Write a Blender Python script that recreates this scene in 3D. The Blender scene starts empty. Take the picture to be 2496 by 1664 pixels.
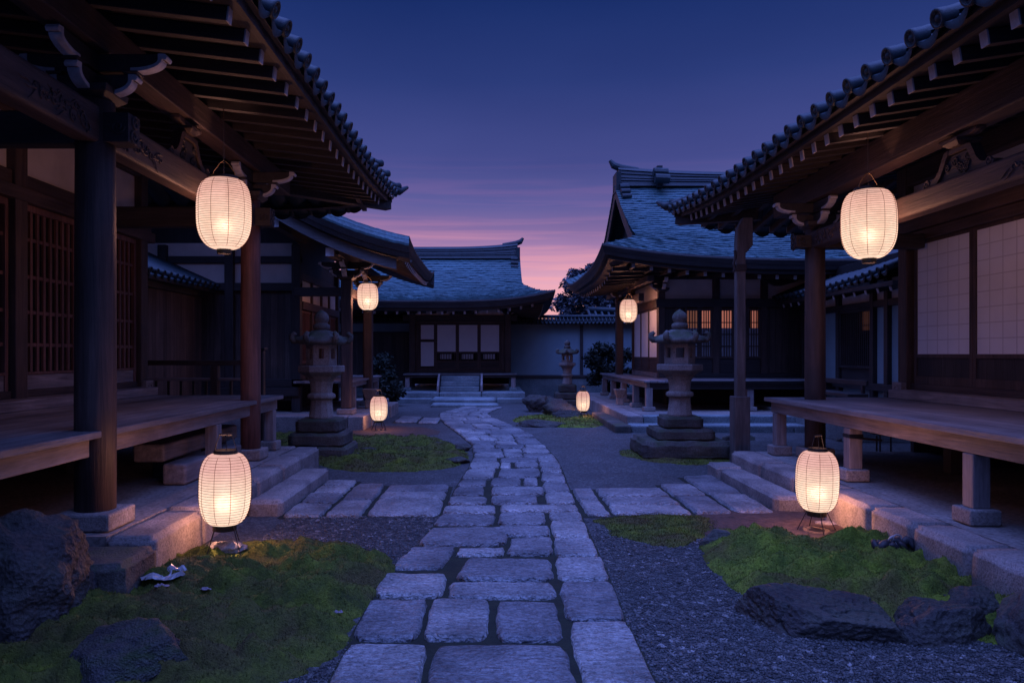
import bpy, bmesh, math, random
import numpy as np
from mathutils import Vector, Matrix, noise as mnoise
random.seed(7); RNG = np.random.default_rng(7)
SC = bpy.context.scene; COL = SC.collection
PI = math.pi; R = math.radians
F, VX, VY, H = 1700.0, 1130.0, 813.0, 1.6          # photo measures: focal length, vanishing point, eye height
def P(x, y, Y): return Vector(((x-VX)/F*Y, Y, H-(y-VY)/F*Y))
def G(x, y, z=0.0):
    Y = (H-z)*F/(y-VY); return ((x-VX)/F*Y, Y)
def nz(p, s=1.0): return mnoise.noise(Vector(p)*s)

# ------------------------------------------------------------------ materials
def newmat(name):
    m = bpy.data.materials.new(name); m.use_nodes = True
    nt = m.node_tree; nt.nodes.clear()
    out = nt.nodes.new('ShaderNodeOutputMaterial'); b = nt.nodes.new('ShaderNodeBsdfPrincipled')
    nt.links.new(b.outputs[0], out.inputs[0])
    return m, nt, b, out
def nd(nt, t, **kw):
    n = nt.nodes.new(t)
    for k, v in kw.items():
        if k.startswith('i_'):
            n.inputs[k[2:].replace('_', ' ')].default_value = v
        else: setattr(n, k, v)
    return n
def coords(nt, scale=(1,1,1), rot=(0,0,0)):
    tc = nd(nt, 'ShaderNodeTexCoord'); mp = nd(nt, 'ShaderNodeMapping')
    mp.inputs['Scale'].default_value = scale; mp.inputs['Rotation'].default_value = rot
    nt.links.new(tc.outputs['Object'], mp.inputs[0]); return mp.outputs[0]
def noise(nt, vec, scale, detail=6, rough=.6, dist=0.0):
    n = nd(nt, 'ShaderNodeTexNoise'); n.inputs['Scale'].default_value = scale; n.inputs['Detail'].default_value = detail
    n.inputs['Roughness'].default_value = rough; n.inputs['Distortion'].default_value = dist
    nt.links.new(vec, n.inputs['Vector']); return n.outputs['Fac']
def ramp(nt, fac, stops):
    r = nd(nt, 'ShaderNodeValToRGB'); e = r.color_ramp.elements
    while len(e) > 1: e.remove(e[0])
    e[0].position = stops[0][0]; e[0].color = (*stops[0][1], 1)
    for p, c in stops[1:]:
        q = e.new(p); q.color = (*c, 1)
    nt.links.new(fac, r.inputs[0]); return r.outputs[0]
def mixc(nt, fac, a, b, mode='MIX'):
    m = nd(nt, 'ShaderNodeMix', data_type='RGBA', blend_type=mode)
    for s, v in ((m.inputs[0], fac), (m.inputs[6], a), (m.inputs[7], b)):
        if isinstance(v, (int, float)): s.default_value = v
        elif isinstance(v, tuple): s.default_value = (*v, 1)
        else: nt.links.new(v, s)
    return m.outputs[2]
def math_(nt, op, a, b=0.0, c=None):
    m = nd(nt, 'ShaderNodeMath', operation=op)
    for i, v in enumerate((a, b) if c is None else (a, b, c)):
        if isinstance(v, (int, float)): m.inputs[i].default_value = v
        else: nt.links.new(v, m.inputs[i])
    return m.outputs[0]
def bump(nt, b, h, strength=.4, dist=.02):
    bp = nd(nt, 'ShaderNodeBump'); bp.inputs['Strength'].default_value = strength; bp.inputs['Distance'].default_value = dist
    nt.links.new(h, bp.inputs['Height']); nt.links.new(bp.outputs[0], b.inputs['Normal'])
def wood(name, dark, light, axis, rough=.6, bs=.5, planks=None):
    m, nt, b, _ = newmat(name)
    s = [9.0, 9.0, 9.0]; s['xyz'.index(axis)] = .55
    v = coords(nt, tuple(s)); g = noise(nt, v, 2.2, 9, .68, .8)
    v2 = coords(nt); w = noise(nt, v2, 1.3, 4)
    s3 = [34.0]*3; s3['xyz'.index(axis)] = 1.1
    fine = noise(nt, coords(nt, tuple(s3)), 2.0, 5, .7)
    col = ramp(nt, g, [(.3, dark), (.52, tuple((a+c)/2 for a, c in zip(dark, light))), (.72, light)])
    wash = ramp(nt, w, [(.3, (.6, .6, .62)), (.7, (1.25, 1.22, 1.2))])
    col = mixc(nt, 1.0, col, wash, 'MULTIPLY')
    h = math_(nt, 'ADD', g, math_(nt, 'MULTIPLY', fine, .7))
    if planks:                                                  # (axis across the boards, board width)
        tc = nd(nt, 'ShaderNodeTexCoord'); sp = nd(nt, 'ShaderNodeSeparateXYZ'); nt.links.new(tc.outputs['Object'], sp.inputs[0])
        q = math_(nt, 'DIVIDE', sp.outputs['xyz'.index(planks[0])], planks[1])
        fr = math_(nt, 'FRACT', q); wn = nd(nt, 'ShaderNodeTexWhiteNoise', noise_dimensions='1D')
        nt.links.new(math_(nt, 'FLOOR', q), wn.inputs['W'])
        tone = ramp(nt, wn.outputs['Value'], [(0, (.62, .62, .62)), (1, (1.25, 1.22, 1.2))])
        col = mixc(nt, 1.0, col, tone, 'MULTIPLY')
        gap = math_(nt, 'LESS_THAN', math_(nt, 'ABSOLUTE', math_(nt, 'SUBTRACT', fr, .5)), .475)
        col = mixc(nt, gap, (.012, .01, .01), col)
        h = math_(nt, 'ADD', h, math_(nt, 'MULTIPLY', gap, 1.5))
    nt.links.new(col, b.inputs['Base Color']); b.inputs['Roughness'].default_value = rough
    bump(nt, b, h, bs, .012); return m
def stone(name, c1, c2, sc=9, bs=.6, moss=0.0, rough=.85, dist=.012, chisel=False):
    m, nt, b, _ = newmat(name); v = coords(nt)
    n1 = noise(nt, v, sc*.35, 8, .62); n2 = noise(nt, v, sc*7, 5, .7); big = noise(nt, v, .9, 3)
    vo = nd(nt, 'ShaderNodeTexVoronoi'); vo.inputs['Scale'].default_value = sc*9; nt.links.new(v, vo.inputs['Vector'])
    col = ramp(nt, n1, [(.3, c1), (.7, c2)])
    sp = ramp(nt, n2, [(.36, (.55, .55, .55)), (.5, (1, 1, 1)), (.66, (1.35, 1.35, 1.35))])
    col = mixc(nt, 1.0, col, sp, 'MULTIPLY')
    col = mixc(nt, 1.0, col, ramp(nt, big, [(.3, (.72, .72, .74)), (.7, (1.2, 1.19, 1.17))]), 'MULTIPLY')
    if moss:
        ge = nd(nt, 'ShaderNodeNewGeometry'); sx = nd(nt, 'ShaderNodeSeparateXYZ'); nt.links.new(ge.outputs['Normal'], sx.inputs[0])
        f = math_(nt, 'MULTIPLY', ramp(nt, noise(nt, v, 3.5, 6, .65), [(.42, (0,0,0)), (.6, (1,1,1))]), ramp(nt, sx.outputs[2], [(.0, (.25,.25,.25)), (.7, (1,1,1))]))
        col = mixc(nt, math_(nt, 'MULTIPLY', f, moss), col, (.035, .06, .016))
    nt.links.new(col, b.inputs['Base Color']); b.inputs['Roughness'].default_value = rough
    h = math_(nt, 'ADD', math_(nt, 'MULTIPLY', n1, 1.6), math_(nt, 'ADD', math_(nt, 'MULTIPLY', n2, .5), math_(nt, 'MULTIPLY', vo.outputs['Distance'], .3)))
    if chisel:
        ge = nd(nt, 'ShaderNodeNewGeometry'); col = mixc(nt, 1.0, col, ramp(nt, ge.outputs['Random Per Island'], [(0, (.60, .62, .66)), (.5, (.92, .92, .92)), (1, (1.25, 1.22, 1.18))]), 'MULTIPLY'); nt.links.new(col, b.inputs['Base Color'])
    if chisel: h = math_(nt, 'ADD', h, math_(nt, 'MULTIPLY', noise(nt, coords(nt, (1, 2.3, 1)), 13, 3, .55, .6), 3.2))
    bump(nt, b, h, bs, dist); return m
def plain(name, c, rough=.6, var=.25, sc=3, metal=0, bs=0.0, bsc=30):
    m, nt, b, _ = newmat(name); v = coords(nt)
    n = noise(nt, v, sc, 7, .6)
    nt.links.new(ramp(nt, n, [(.3, tuple(x*(1-var) for x in c)), (.7, tuple(x*(1+var) for x in c))]), b.inputs['Base Color'])
    b.inputs['Roughness'].default_value = rough; b.inputs['Metallic'].default_value = metal
    if bs: bump(nt, b, noise(nt, v, bsc, 5, .65), bs, .01)
    return m
M = {}
DK, LT = (.026, .018, .017), (.10, .066, .058)
for ax in 'xyz':
    M['wood_'+ax] = wood('timber_'+ax, DK, LT, ax)
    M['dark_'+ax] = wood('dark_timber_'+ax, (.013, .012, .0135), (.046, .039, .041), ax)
    M['grey_'+ax] = wood('weathered_timber_'+ax, (.12, .105, .108), (.37, .325, .325), ax, .55, .6)
M['deck'] = wood('deck_boards', (.135, .128, .136), (.36, .34, .355), 'y', .42, .5, ('x', .17))
M['deck_x'] = wood('deck_boards_across', (.135, .128, .136), (.36, .34, .355), 'x', .42, .5, ('y', .17))
M['plank_x'] = wood('upright_boards', (.035, .026, .024), (.115, .088, .08), 'z', .7, .6, ('x', .16))
M['plank_y'] = wood('upright_boards_side', (.04, .026, .022), (.13, .085, .07), 'z', .7, .6, ('y', .16))
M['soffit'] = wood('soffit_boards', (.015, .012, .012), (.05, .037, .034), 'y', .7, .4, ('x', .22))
M['plaster'] = plain('aged_plaster', (.62, .57, .56), .9, .14, 2, bs=.15)
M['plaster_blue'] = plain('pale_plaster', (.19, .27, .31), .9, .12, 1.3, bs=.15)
M['white'] = plain('white_painted_wood', (.46, .46, .5), .7, .3, 9, bs=.3)
M['granite'] = stone('dressed_granite', (.15, .135, .13), (.33, .30, .285), 8, .55)
M['granite_dark'] = stone('old_dark_granite', (.032, .031, .031), (.11, .10, .096), 7, .9, .6)
M['lantern_stone'] = stone('lantern_granite', (.15, .135, .13), (.34, .30, .28), 9, .7, .18)
M['lantern_cap'] = stone('lichened_granite', (.045, .045, .046), (.2, .19, .185), 11, 1.0, .7)
M['pave'] = stone('path_stone', (.145, .152, .158), (.45, .455, .46), 6, 1.0, .0, .55, .03, True)
M['rock'] = stone('boulder_rock', (.018, .017, .018), (.08, .075, .075), 4, 1.0, .3, .7, .06)
M['rock_moss'] = stone('mossy_rock', (.018, .018, .02), (.15, .15, .155), 9, 1.0, .95, .7, .06)
M['terrace'] = stone('packed_terrace', (.17, .15, .14), (.28, .255, .24), 4, .3)
M['slate'] = stone('bluish_base_stone', (.10, .14, .15), (.22, .27, .28), 6, .5)
M['iron'] = plain('black_iron', (.012, .011, .012), .45, .3, 8)
M['wire'] = plain('brass_wire', (.22, .15, .09), .4, .2, 8, .8)
def ribmat():
    m, nt, b, out = newmat('bamboo_rib'); nt.nodes.remove(b)                  # thin bamboo glued under the paper, glowing through
    t = nd(nt, 'ShaderNodeBsdfTransparent'); t.inputs['Color'].default_value = (.56, .33, .30, 1)
    d = nd(nt, 'ShaderNodeBsdfDiffuse'); d.inputs['Color'].default_value = (.12, .05, .03, 1)
    x = nd(nt, 'ShaderNodeMixShader'); x.inputs[0].default_value = .25
    nt.links.new(t.outputs[0], x.inputs[1]); nt.links.new(d.outputs[0], x.inputs[2]); nt.links.new(x.outputs[0], out.inputs[0]); return m
M['rib'] = ribmat()
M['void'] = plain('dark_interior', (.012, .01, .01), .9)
M['paper'] = plain('shoji_paper', (.70, .735, .80), .85, .06, 2)
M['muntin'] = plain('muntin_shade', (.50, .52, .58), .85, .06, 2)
M['tile'] = plain('kawara_tile', (.011, .025, .033), .6, .4, 5, bs=.4, bsc=22)
M['plastic'] = plain('crumpled_sheet', (.30, .29, .31), .25, .25, 14)
M['cloth'] = plain('black_cloth', (.02, .02, .028), .6, .4, 14)
M['litter'] = plain('paper_scrap', (.26, .21, .24), .7, .2, 14)
def shingle():
    m, nt, b, _ = newmat('wooden_shingles'); v = coords(nt, (1, 1, 1))
    n = noise(nt, coords(nt, (9, 9, 2)), 2.2, 7, .66); n2 = noise(nt, v, 1.1, 4)
    col = mixc(nt, 1.0, ramp(nt, n, [(.28, (.022, .062, .074)), (.72, (.065, .155, .17))]), ramp(nt, n2, [(.3, (.72, .72, .72)), (.7, (1.2, 1.2, 1.2))]), 'MULTIPLY')
    nt.links.new(col, b.inputs['Base Color']); b.inputs['Roughness'].default_value = .62
    bump(nt, b, n, .7, .02); return m
M['shingle'] = shingle()
def gravel():
    m, nt, b, _ = newmat('gravel'); v = coords(nt)
    big = noise(nt, v, .5, 5); hs = []
    cols = None
    for s in (75, 40):
        vo = nd(nt, 'ShaderNodeTexVoronoi'); vo.inputs['Scale'].default_value = s; nt.links.new(v, vo.inputs['Vector'])
        hsv = nd(nt, 'ShaderNodeSeparateColor'); nt.links.new(vo.outputs['Color'], hsv.inputs[0])
        c = ramp(nt, hsv.outputs[0], [(0, (.02, .023, .025)), (.6, (.055, .06, .064)), (.93, (.10, .104, .106)), (1, (.2, .2, .2))])
        cols = c if cols is None else mixc(nt, .45, cols, c)
        hs.append(math_(nt, 'SUBTRACT', 1.0, vo.outputs['Distance']))
    cols = mixc(nt, 1.0, cols, ramp(nt, noise(nt, v, 14, 5, .75), [(.34, (.55,.56,.58)), (.5, (1,1,1)), (.68, (1.5,1.48,1.45))]), 'MULTIPLY')
    cols = mixc(nt, 1.0, cols, ramp(nt, noise(nt, v, 2.2, 5, .6), [(.35, (.8,.8,.8)), (.65, (1.2,1.2,1.2))]), 'MULTIPLY')
    cols = mixc(nt, 1.0, cols, ramp(nt, big, [(.3, (.75, .75, .75)), (.7, (1.2, 1.2, 1.2))]), 'MULTIPLY')
    nt.links.new(cols, b.inputs['Base Color']); b.inputs['Roughness'].default_value = .75
    bump(nt, b, math_(nt, 'ADD', hs[0], math_(nt, 'MULTIPLY', hs[1], 1.3)), .9, .012); return m
M['gravel'] = gravel()
def pebble():
    m, nt, b, _ = newmat('pebble'); v = coords(nt)
    wn = nd(nt, 'ShaderNodeTexVoronoi'); wn.inputs['Scale'].default_value = 30; nt.links.new(v, wn.inputs['Vector'])
    hsv = nd(nt, 'ShaderNodeSeparateColor'); nt.links.new(wn.outputs['Color'], hsv.inputs[0])
    nt.links.new(ramp(nt, hsv.outputs[0], [(0, (.02, .022, .024)), (.7, (.06, .064, .067)), (.95, (.13, .13, .13)), (1, (.26, .255, .25))]), b.inputs['Base Color'])
    b.inputs['Roughness'].default_value = .6; return m
M['pebble'] = pebble()
M['lattice'] = wood('lattice_wood', (.075, .034, .028), (.23, .11, .09), 'z', .6, .4)
M['post_x'] = wood('old_board', (.045, .042, .044), (.15, .14, .145), 'x', .7, .6)
M['post'] = wood('old_post', (.05, .045, .045), (.17, .155, .155), 'z', .7, .7)
def mossm(name, a, c, br):
    m, nt, b, _ = newmat(name); v = coords(nt)
    n = noise(nt, v, 5, 7, .65); n2 = noise(nt, v, 60, 4, .7); n3 = noise(nt, v, 1.6, 4, .6)
    col = ramp(nt, n, [(.3, a), (.7, c)])
    col = mixc(nt, ramp(nt, n3, [(.44, (0,0,0)), (.62, (1,1,1))]), col, br)
    col = mixc(nt, 1.0, col, ramp(nt, n2, [(.3, (.72,.72,.72)), (.7, (1.3,1.3,1.25))]), 'MULTIPLY')
    nt.links.new(col, b.inputs['Base Color']); b.inputs['Roughness'].default_value = .9
    bump(nt, b, math_(nt, 'ADD', n, n2), .9, .03); return m
M['moss'] = mossm('moss', (.038, .056, .005), (.15, .19, .012), (.09, .075, .02))
M['moss_lit'] = mossm('lantern_lit_moss', (.055, .095, .006), (.22, .29, .018), (.11, .10, .02))  # brighter, greener copy of the moss with lantern light put into its colour
M['soil'] = plain('bare_soil_and_lamp_tint', (.06, .036, .029), .95, .5, 16, bs=1.0, bsc=55)
M['joint'] = plain('joint_soil', (.010, .013, .006), .95, .5, 9, bs=.8, bsc=40)
M['leaf'] = plain('evergreen_leaf', (.010, .020, .014), .85, .5, 4)
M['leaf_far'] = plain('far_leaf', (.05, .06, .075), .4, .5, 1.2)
M['bark'] = wood('bark', (.03, .025, .02), (.09, .075, .06), 'z')
def paper_glow(name, c_low, c_high, strength, zmax):
    m, nt, b, out = newmat(name); nt.nodes.remove(b)
    tc = nd(nt, 'ShaderNodeTexCoord'); sp = nd(nt, 'ShaderNodeSeparateXYZ'); nt.links.new(tc.outputs['Object'], sp.inputs[0])
    f = math_(nt, 'DIVIDE', sp.outputs[2], zmax)
    fib = noise(nt, coords(nt, (1, 1, 1)), 28, 5, .6)
    col = ramp(nt, f, [(0, tuple(x*.95 for x in c_low)), (.38, c_low), (.62, tuple((a+c)/2 for a, c in zip(c_low, c_high))), (.8, c_high), (1, tuple(x*.93 for x in c_high))])
    col = mixc(nt, 1.0, col, ramp(nt, fib, [(.3, (.92,.92,.92)), (.7, (1.06,1.06,1.06))]), 'MULTIPLY')
    blot = noise(nt, coords(nt, (7, 7, 3)), 1.0, 4, .6, .5)
    col = mixc(nt, 1.0, col, ramp(nt, blot, [(.32, (.88,.85,.83)), (.68, (1.07,1.07,1.07))]), 'MULTIPLY')
    em = nd(nt, 'ShaderNodeEmission'); em.inputs['Strength'].default_value = strength; nt.links.new(col, em.inputs[0])
    rf = nd(nt, 'ShaderNodeBsdfRefraction'); rf.inputs['IOR'].default_value = 1.3; rf.inputs['Roughness'].default_value = .85
    rf.inputs['Color'].default_value = (.003, .0028, .0024, 1)
    tr = nd(nt, 'ShaderNodeBsdfTransparent'); tr.inputs['Color'].default_value = (.20, .17, .15, 1)
    a1 = nd(nt, 'ShaderNodeAddShader'); a2 = nd(nt, 'ShaderNodeAddShader')
    nt.links.new(em.outputs[0], a1.inputs[0]); nt.links.new(rf.outputs[0], a1.inputs[1])
    nt.links.new(a1.outputs[0], a2.inputs[0]); nt.links.new(tr.outputs[0], a2.inputs[1])
    nt.links.new(a2.outputs[0], out.inputs[0]); return m
def emit(name, c, s):
    m, nt, b, out = newmat(name); nt.nodes.remove(b)
    e = nd(nt, 'ShaderNodeEmission'); e.inputs[0].default_value = (*c, 1); e.inputs[1].default_value = s
    nt.links.new(e.outputs[0], out.inputs[0]); return m
M['bulb'] = emit('lamp_bulb', (1, .78, .56), 1.6)
M['litpane'] = emit('lit_window_paper', (.85, .28, .21), .40)
M['litpane_dim'] = emit('dim_window_paper', (.5, .19, .14), .25)

# ------------------------------------------------------------------ mesh builder
class MB:
    def __init__(s): s.v = []; s.f = []; s.mi = []
    def add(s, vs, fs, mi=0):
        o = len(s.v); s.v.extend([tuple(p) for p in vs]); s.f.extend([tuple(i+o for i in f) for f in fs]); s.mi.extend([mi]*len(fs)); return s
    def box(s, x0, x1, y0, y1, z0, z1, mi=0):
        x0, x1 = min(x0, x1), max(x0, x1); y0, y1 = min(y0, y1), max(y0, y1)
        return s.add([(x0,y0,z0),(x1,y0,z0),(x1,y1,z0),(x0,y1,z0),(x0,y0,z1),(x1,y0,z1),(x1,y1,z1),(x0,y1,z1)],
                     [(0,3,2,1),(4,5,6,7),(0,1,5,4),(1,2,6,5),(2,3,7,6),(3,0,4,7)], mi)
    def beam(s, a, b, w, h, up=(0,0,1), mi=0):
        a, b = Vector(a), Vector(b); d = (b-a).normalized(); up = Vector(up)
        sd = d.cross(up).normalized(); u = sd.cross(d).normalized(); vs = []
        for p in (a, b):
            for i, j in ((-1,-1),(1,-1),(1,1),(-1,1)): vs.append(p+sd*(i*w/2)+u*(j*h/2))
        return s.add(vs, [(0,1,2,3),(7,6,5,4),(0,4,5,1),(1,5,6,2),(2,6,7,3),(3,7,4,0)], mi)
    def tube(s, pts, r, n=8, mi=0, cap=True):
        pts = [Vector(p) for p in pts]; k = len(pts); rs = r if isinstance(r, (list, tuple)) else [r]*k; vs = []; ref = None
        for i, p in enumerate(pts):
            d = (pts[min(i+1, k-1)]-pts[max(i-1, 0)]).normalized()
            if ref is None: ref = Vector((0,0,1)) if abs(d.z) < .9 else Vector((1,0,0))
            a = d.cross(ref).normalized(); b_ = a.cross(d).normalized(); ref = b_
            for j in range(n):
                t = 2*PI*j/n; vs.append(p+(a*math.cos(t)+b_*math.sin(t))*rs[i])
        fs = [(i*n+j, i*n+(j+1) % n, (i+1)*n+(j+1) % n, (i+1)*n+j) for i in range(k-1) for j in range(n)]
        if cap: fs += [tuple(range(n))[::-1], tuple(range((k-1)*n, k*n))]
        return s.add(vs, fs, mi)
    def lathe(s, prof, n=24, c=(0,0,0), ph=0.0, mi=0, cap=True):
        vs = []; k = len(prof)
        for r, z in prof:
            for j in range(n):
                t = 2*PI*j/n+ph; vs.append((c[0]+r*math.cos(t), c[1]+r*math.sin(t), c[2]+z))
        fs = [(i*n+j, i*n+(j+1) % n, (i+1)*n+(j+1) % n, (i+1)*n+j) for i in range(k-1) for j in range(n)]
        if cap: fs += [tuple(range(n))[::-1], tuple(range((k-1)*n, k*n))]
        return s.add(vs, fs, mi)
    def prism(s, pts, d, mi=0):                      # planar 3D outline extruded along d
        n = len(pts); d = Vector(d); a = [Vector(p) for p in pts]
        return s.add(a+[p+d for p in a], [tuple(range(n))[::-1], tuple(range(n, 2*n))]+[(i, (i+1) % n, n+(i+1) % n, n+i) for i in range(n)], mi)
    def grid(s, rows, mi=0, closed=False):
        n = len(rows[0]); vs = [p for r in rows for p in r]; m = n if closed else n-1
        return s.add(vs, [(i*n+j, i*n+(j+1) % n, (i+1)*n+(j+1) % n, (i+1)*n+j) for i in range(len(rows)-1) for j in range(m)], mi)
    def build(s, name, mat, parent=None, bevel=0.0, smooth=False, recalc=True, seg=2, loc=None):
        me = bpy.data.meshes.new(name)
        off = ORG.get(parent.name, Vector()) if parent is not None else Vector(loc or (0,0,0))
        me.from_pydata([(p[0]-off[0], p[1]-off[1], p[2]-off[2]) for p in s.v], [], s.f)
        for q in (mat if isinstance(mat, (list, tuple)) else [mat]): me.materials.append(q)
        if any(s.mi): me.polygons.foreach_set('material_index', s.mi)
        if recalc:
            bm = bmesh.new(); bm.from_mesh(me); bmesh.ops.recalc_face_normals(bm, faces=bm.faces); bm.to_mesh(me); bm.free()
        if smooth: me.polygons.foreach_set('use_smooth', [True]*len(me.polygons))
        o = bpy.data.objects.new(name, me); COL.objects.link(o)
        if parent is not None: o.parent = parent; ORG[o.name] = off
        else: o.location = off; ORG[o.name] = off
        if bevel:
            b = o.modifiers.new('bevel', 'BEVEL'); b.width = bevel; b.segments = seg; b.limit_method = 'ANGLE'; b.angle_limit = R(40); b.harden_normals = False
        return o
ORG = {}
def thing(name, loc, label, cat, group=None):
    o = bpy.data.objects.new(name, None); COL.objects.link(o); o.location = loc; o.empty_display_size = .2
    o['label'] = label; o['category'] = cat
    if group: o['group'] = group
    ORG[o.name] = Vector(loc); return o
def tag(o, label=None, cat=None, group=None, kind=None):
    for k, v in (('label', label), ('category', cat), ('group', group), ('kind', kind)):
        if v: o[k] = v
    return o
def fast(name, V, Fa, mats, smooth=False, mi=None):        # numpy arrays to one mesh object, all faces the same size
    me = bpy.data.meshes.new(name); n, k = Fa.shape
    me.vertices.add(len(V)); me.vertices.foreach_set('co', V.astype(np.float32).ravel())
    me.loops.add(n*k); me.loops.foreach_set('vertex_index', Fa.astype(np.int32).ravel())
    me.polygons.add(n); me.polygons.foreach_set('loop_start', np.arange(0, n*k, k, dtype=np.int32))
    for q in mats: me.materials.append(q)
    if mi is not None: me.polygons.foreach_set('material_index', mi.astype(np.int32))
    if smooth: me.polygons.foreach_set('use_smooth', np.ones(n, dtype=bool))
    me.update(calc_edges=True); me.validate()
    o = bpy.data.objects.new(name, me); COL.objects.link(o); return o
def copy_tree(o, parent=None, off=None):
    c = o.copy(); COL.objects.link(c)
    if parent is not None: c.parent = parent
    for ch in list(o.children): copy_tree(ch, c)
    return c

def rough_box(b, x0, x1, y0, y1, z0, z1, amp=.02, n=9, seed=0, bev=.05):
    bm = bmesh.new(); bmesh.ops.create_cube(bm, size=1.0); bmesh.ops.bevel(bm, geom=bm.edges[:], offset=.07, segments=2, affect='EDGES')
    bmesh.ops.subdivide_edges(bm, edges=[e for e in bm.edges if e.calc_length() > .5], cuts=n, use_grid_fill=True)
    bm.verts.ensure_lookup_table(); vs = []
    for v in bm.verts:
        lx, ly, lz = (x1-x0), (y1-y0), (z1-z0); m = min(lx, ly, lz)
        def sh(c, L):                                     # keep the bevel the same width on every side
            a = abs(c); e = .43; q = (L/2-bev+(a-e)/.07*bev) if a > e else a/e*(L/2-bev)
            return math.copysign(q, c)
        p = Vector((sh(v.co.x, lx), sh(v.co.y, ly), sh(v.co.z, lz)))+Vector(((x0+x1)/2, (y0+y1)/2, (z0+z1)/2))
        s_ = Vector((seed*2.3, seed, 0)); k = mnoise.noise_vector(p*5+s_)*.6+mnoise.noise_vector(p*13+s_)*.5+mnoise.noise_vector(p*29+s_)*.25
        vs.append(p+k*amp)
    b.add(vs, [[q.index for q in f.verts] for f in bm.faces]); bm.free(); return b
# ------------------------------------------------------------------ ground, path, moss
g = MB(); g.add([(-400,-400,0),(400,-400,0),(400,400,0),(-400,400,0)], [(0,1,2,3)])
tag(g.build('ground', M['gravel']), 'blue grey gravel ground of the courtyard', 'ground', kind='structure')

def slab(mb, x0, x1, y0, y1, h=.05, nx=9, ny=8, seed=0, warp=None, rough=.008, rc=.17):
    """a worn paving stone: a domed grid with rounded corners and wavy edges"""
    rows = []; lx, ly = (x1-x0)/2, (y1-y0)/2; cx, cy = (x0+x1)/2, (y0+y1)/2
    ss = [math.sin(t*PI/2) for t in np.linspace(-1, 1, nx)]; ts = [math.sin(t*PI/2) for t in np.linspace(-1, 1, ny)]
    tilt = (random.uniform(-1,1)*.006, random.uniform(-1,1)*.006); k = rc*min(lx, ly)
    for t in ts:
        r = []
        for s_ in ss:
            px = s_*lx-math.copysign(k*abs(s_)**6*abs(t)**8*.9, s_); py = t*ly-math.copysign(k*abs(t)**6*abs(s_)**8*.9, t)
            d = min(lx-abs(s_*lx), ly-abs(t*ly)); e = min(1, d/.016); e = e*e*(3-2*e)
            wob = .016*nz((cx+px, cy+py, seed*3.1), 5) + .010*nz((cx+px, cy+py, seed), 15)
            x, y = cx+px+wob, cy+py+.7*wob
            z = h*(.2+.8*e)+rough*e*(nz((x, y, seed), 7)+.8*nz((x*1.2, y*3.2, seed), 9))+tilt[0]*s_+tilt[1]*t
            r.append((x, y, z))
        rows.append(r)
    top = rows
    skirt0 = [(p[0], p[1], -.01) for p in top[0]]; skirt1 = [(p[0], p[1], -.01) for p in top[-1]]
    rows = [[(p[0], p[1], -.01) if 0 else p for p in r] for r in top]
    full = [skirt0]+rows+[skirt1]
    full = [[(r[0][0], r[0][1], -.01)]+r+[(r[-1][0], r[-1][1], -.01)] for r in full]
    if warp: full = [[warp(p) for p in r] for r in full]
    mb.grid(full)
def interp(y, tab):
    ys = [a for a, _ in tab]
    if y <= ys[0]: return tab[0][1]
    for (a, va), (b, vb) in zip(tab, tab[1:]):
        if y <= b: return va+(vb-va)*(y-a)/(b-a)
    return tab[-1][1]
PL = [(2.0,-.80),(4.2,-.79),(5.36,-.78),(6.2,-.62),(7.3,-.5),(8.4,-.45),(9.3,-.40),(10.3,-.33),(11.5,-.28),(13,-.36),(14.5,-.62),(16.8,-1.06),(18.4,-1.32),(19.8,-1.4),(21.2,-1.1),(22.2,-.85)]
PR = [(2.0,.80),(4.3,.80),(5.36,.84),(7.3,.88),(9.3,.93),(10.6,.98),(11.5,.98),(13,.90),(14.5,.80),(16.8,.38),(18.4,0.02),(19.8,-.12),(21.2,.1),(22.2,.35)]
def zy(z): return H*F/(904.6+.4231*z-VY)
path = MB()
near = [(1800,1368,0,.276),(1800,1372,.30,.745),(1360,1128,0,.23),(1358,1126,.255,.477),(1362,1140,.515,.745),(1122,985,0,.285),(1128,1040,.305,.745),(1030,905,.335,.745),
        (966,845,0,.235),(892,850,.265,.50),(890,790,.525,.755),(836,733,0,.50),(784,725,.44,.755),(722,668,0,.39),(718,656,.42,.735),(660,616,0,.375),(650,610,.42,1.0),
        (611,566,0,.30),(607,562,.335,.70),(562,516,0,.255),(558,512,.325,.765),(510,475,0,.255),(508,468,.30,.565),(504,468,.60,.73),(470,415,0,.30),(464,412,.345,.76),
        (411,380,0,.32),(408,381,.345,.45),(404,377,.50,.755),(378,352,0,.29),(376,354,.33,.76)]
rcol = [(1800,1258),(1250,1032),(1026,902),(896,797),(793,702),(698,655),(605,545),(541,490),(487,437),(434,408),(405,380),(377,354)]
near += [(a, b, .775, 1.0) for a, b in rcol]
for i, (zb, zt, a, b) in enumerate(near):
    y0, y1 = max(zy(zb), 2.2), zy(zt); gp = .006
    w = lambda p, y0=y0: p
    def warp(p, a=a, b=b):
        l, r_ = interp(p[1], PL), interp(p[1], PR); return (l+(r_-l)*p[0]/1.6, p[1], p[2])
    slab(path, 1.6*a-(.006 if .02 < a else -.004), 1.6*b+(.008 if b < .98 else -.004), y0+.015, y1-.015, .034, 17 if y0 < 7 else 11, 15 if y0 < 7 else 9, i, warp, .006)
y = zy(352); i = 100
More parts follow.
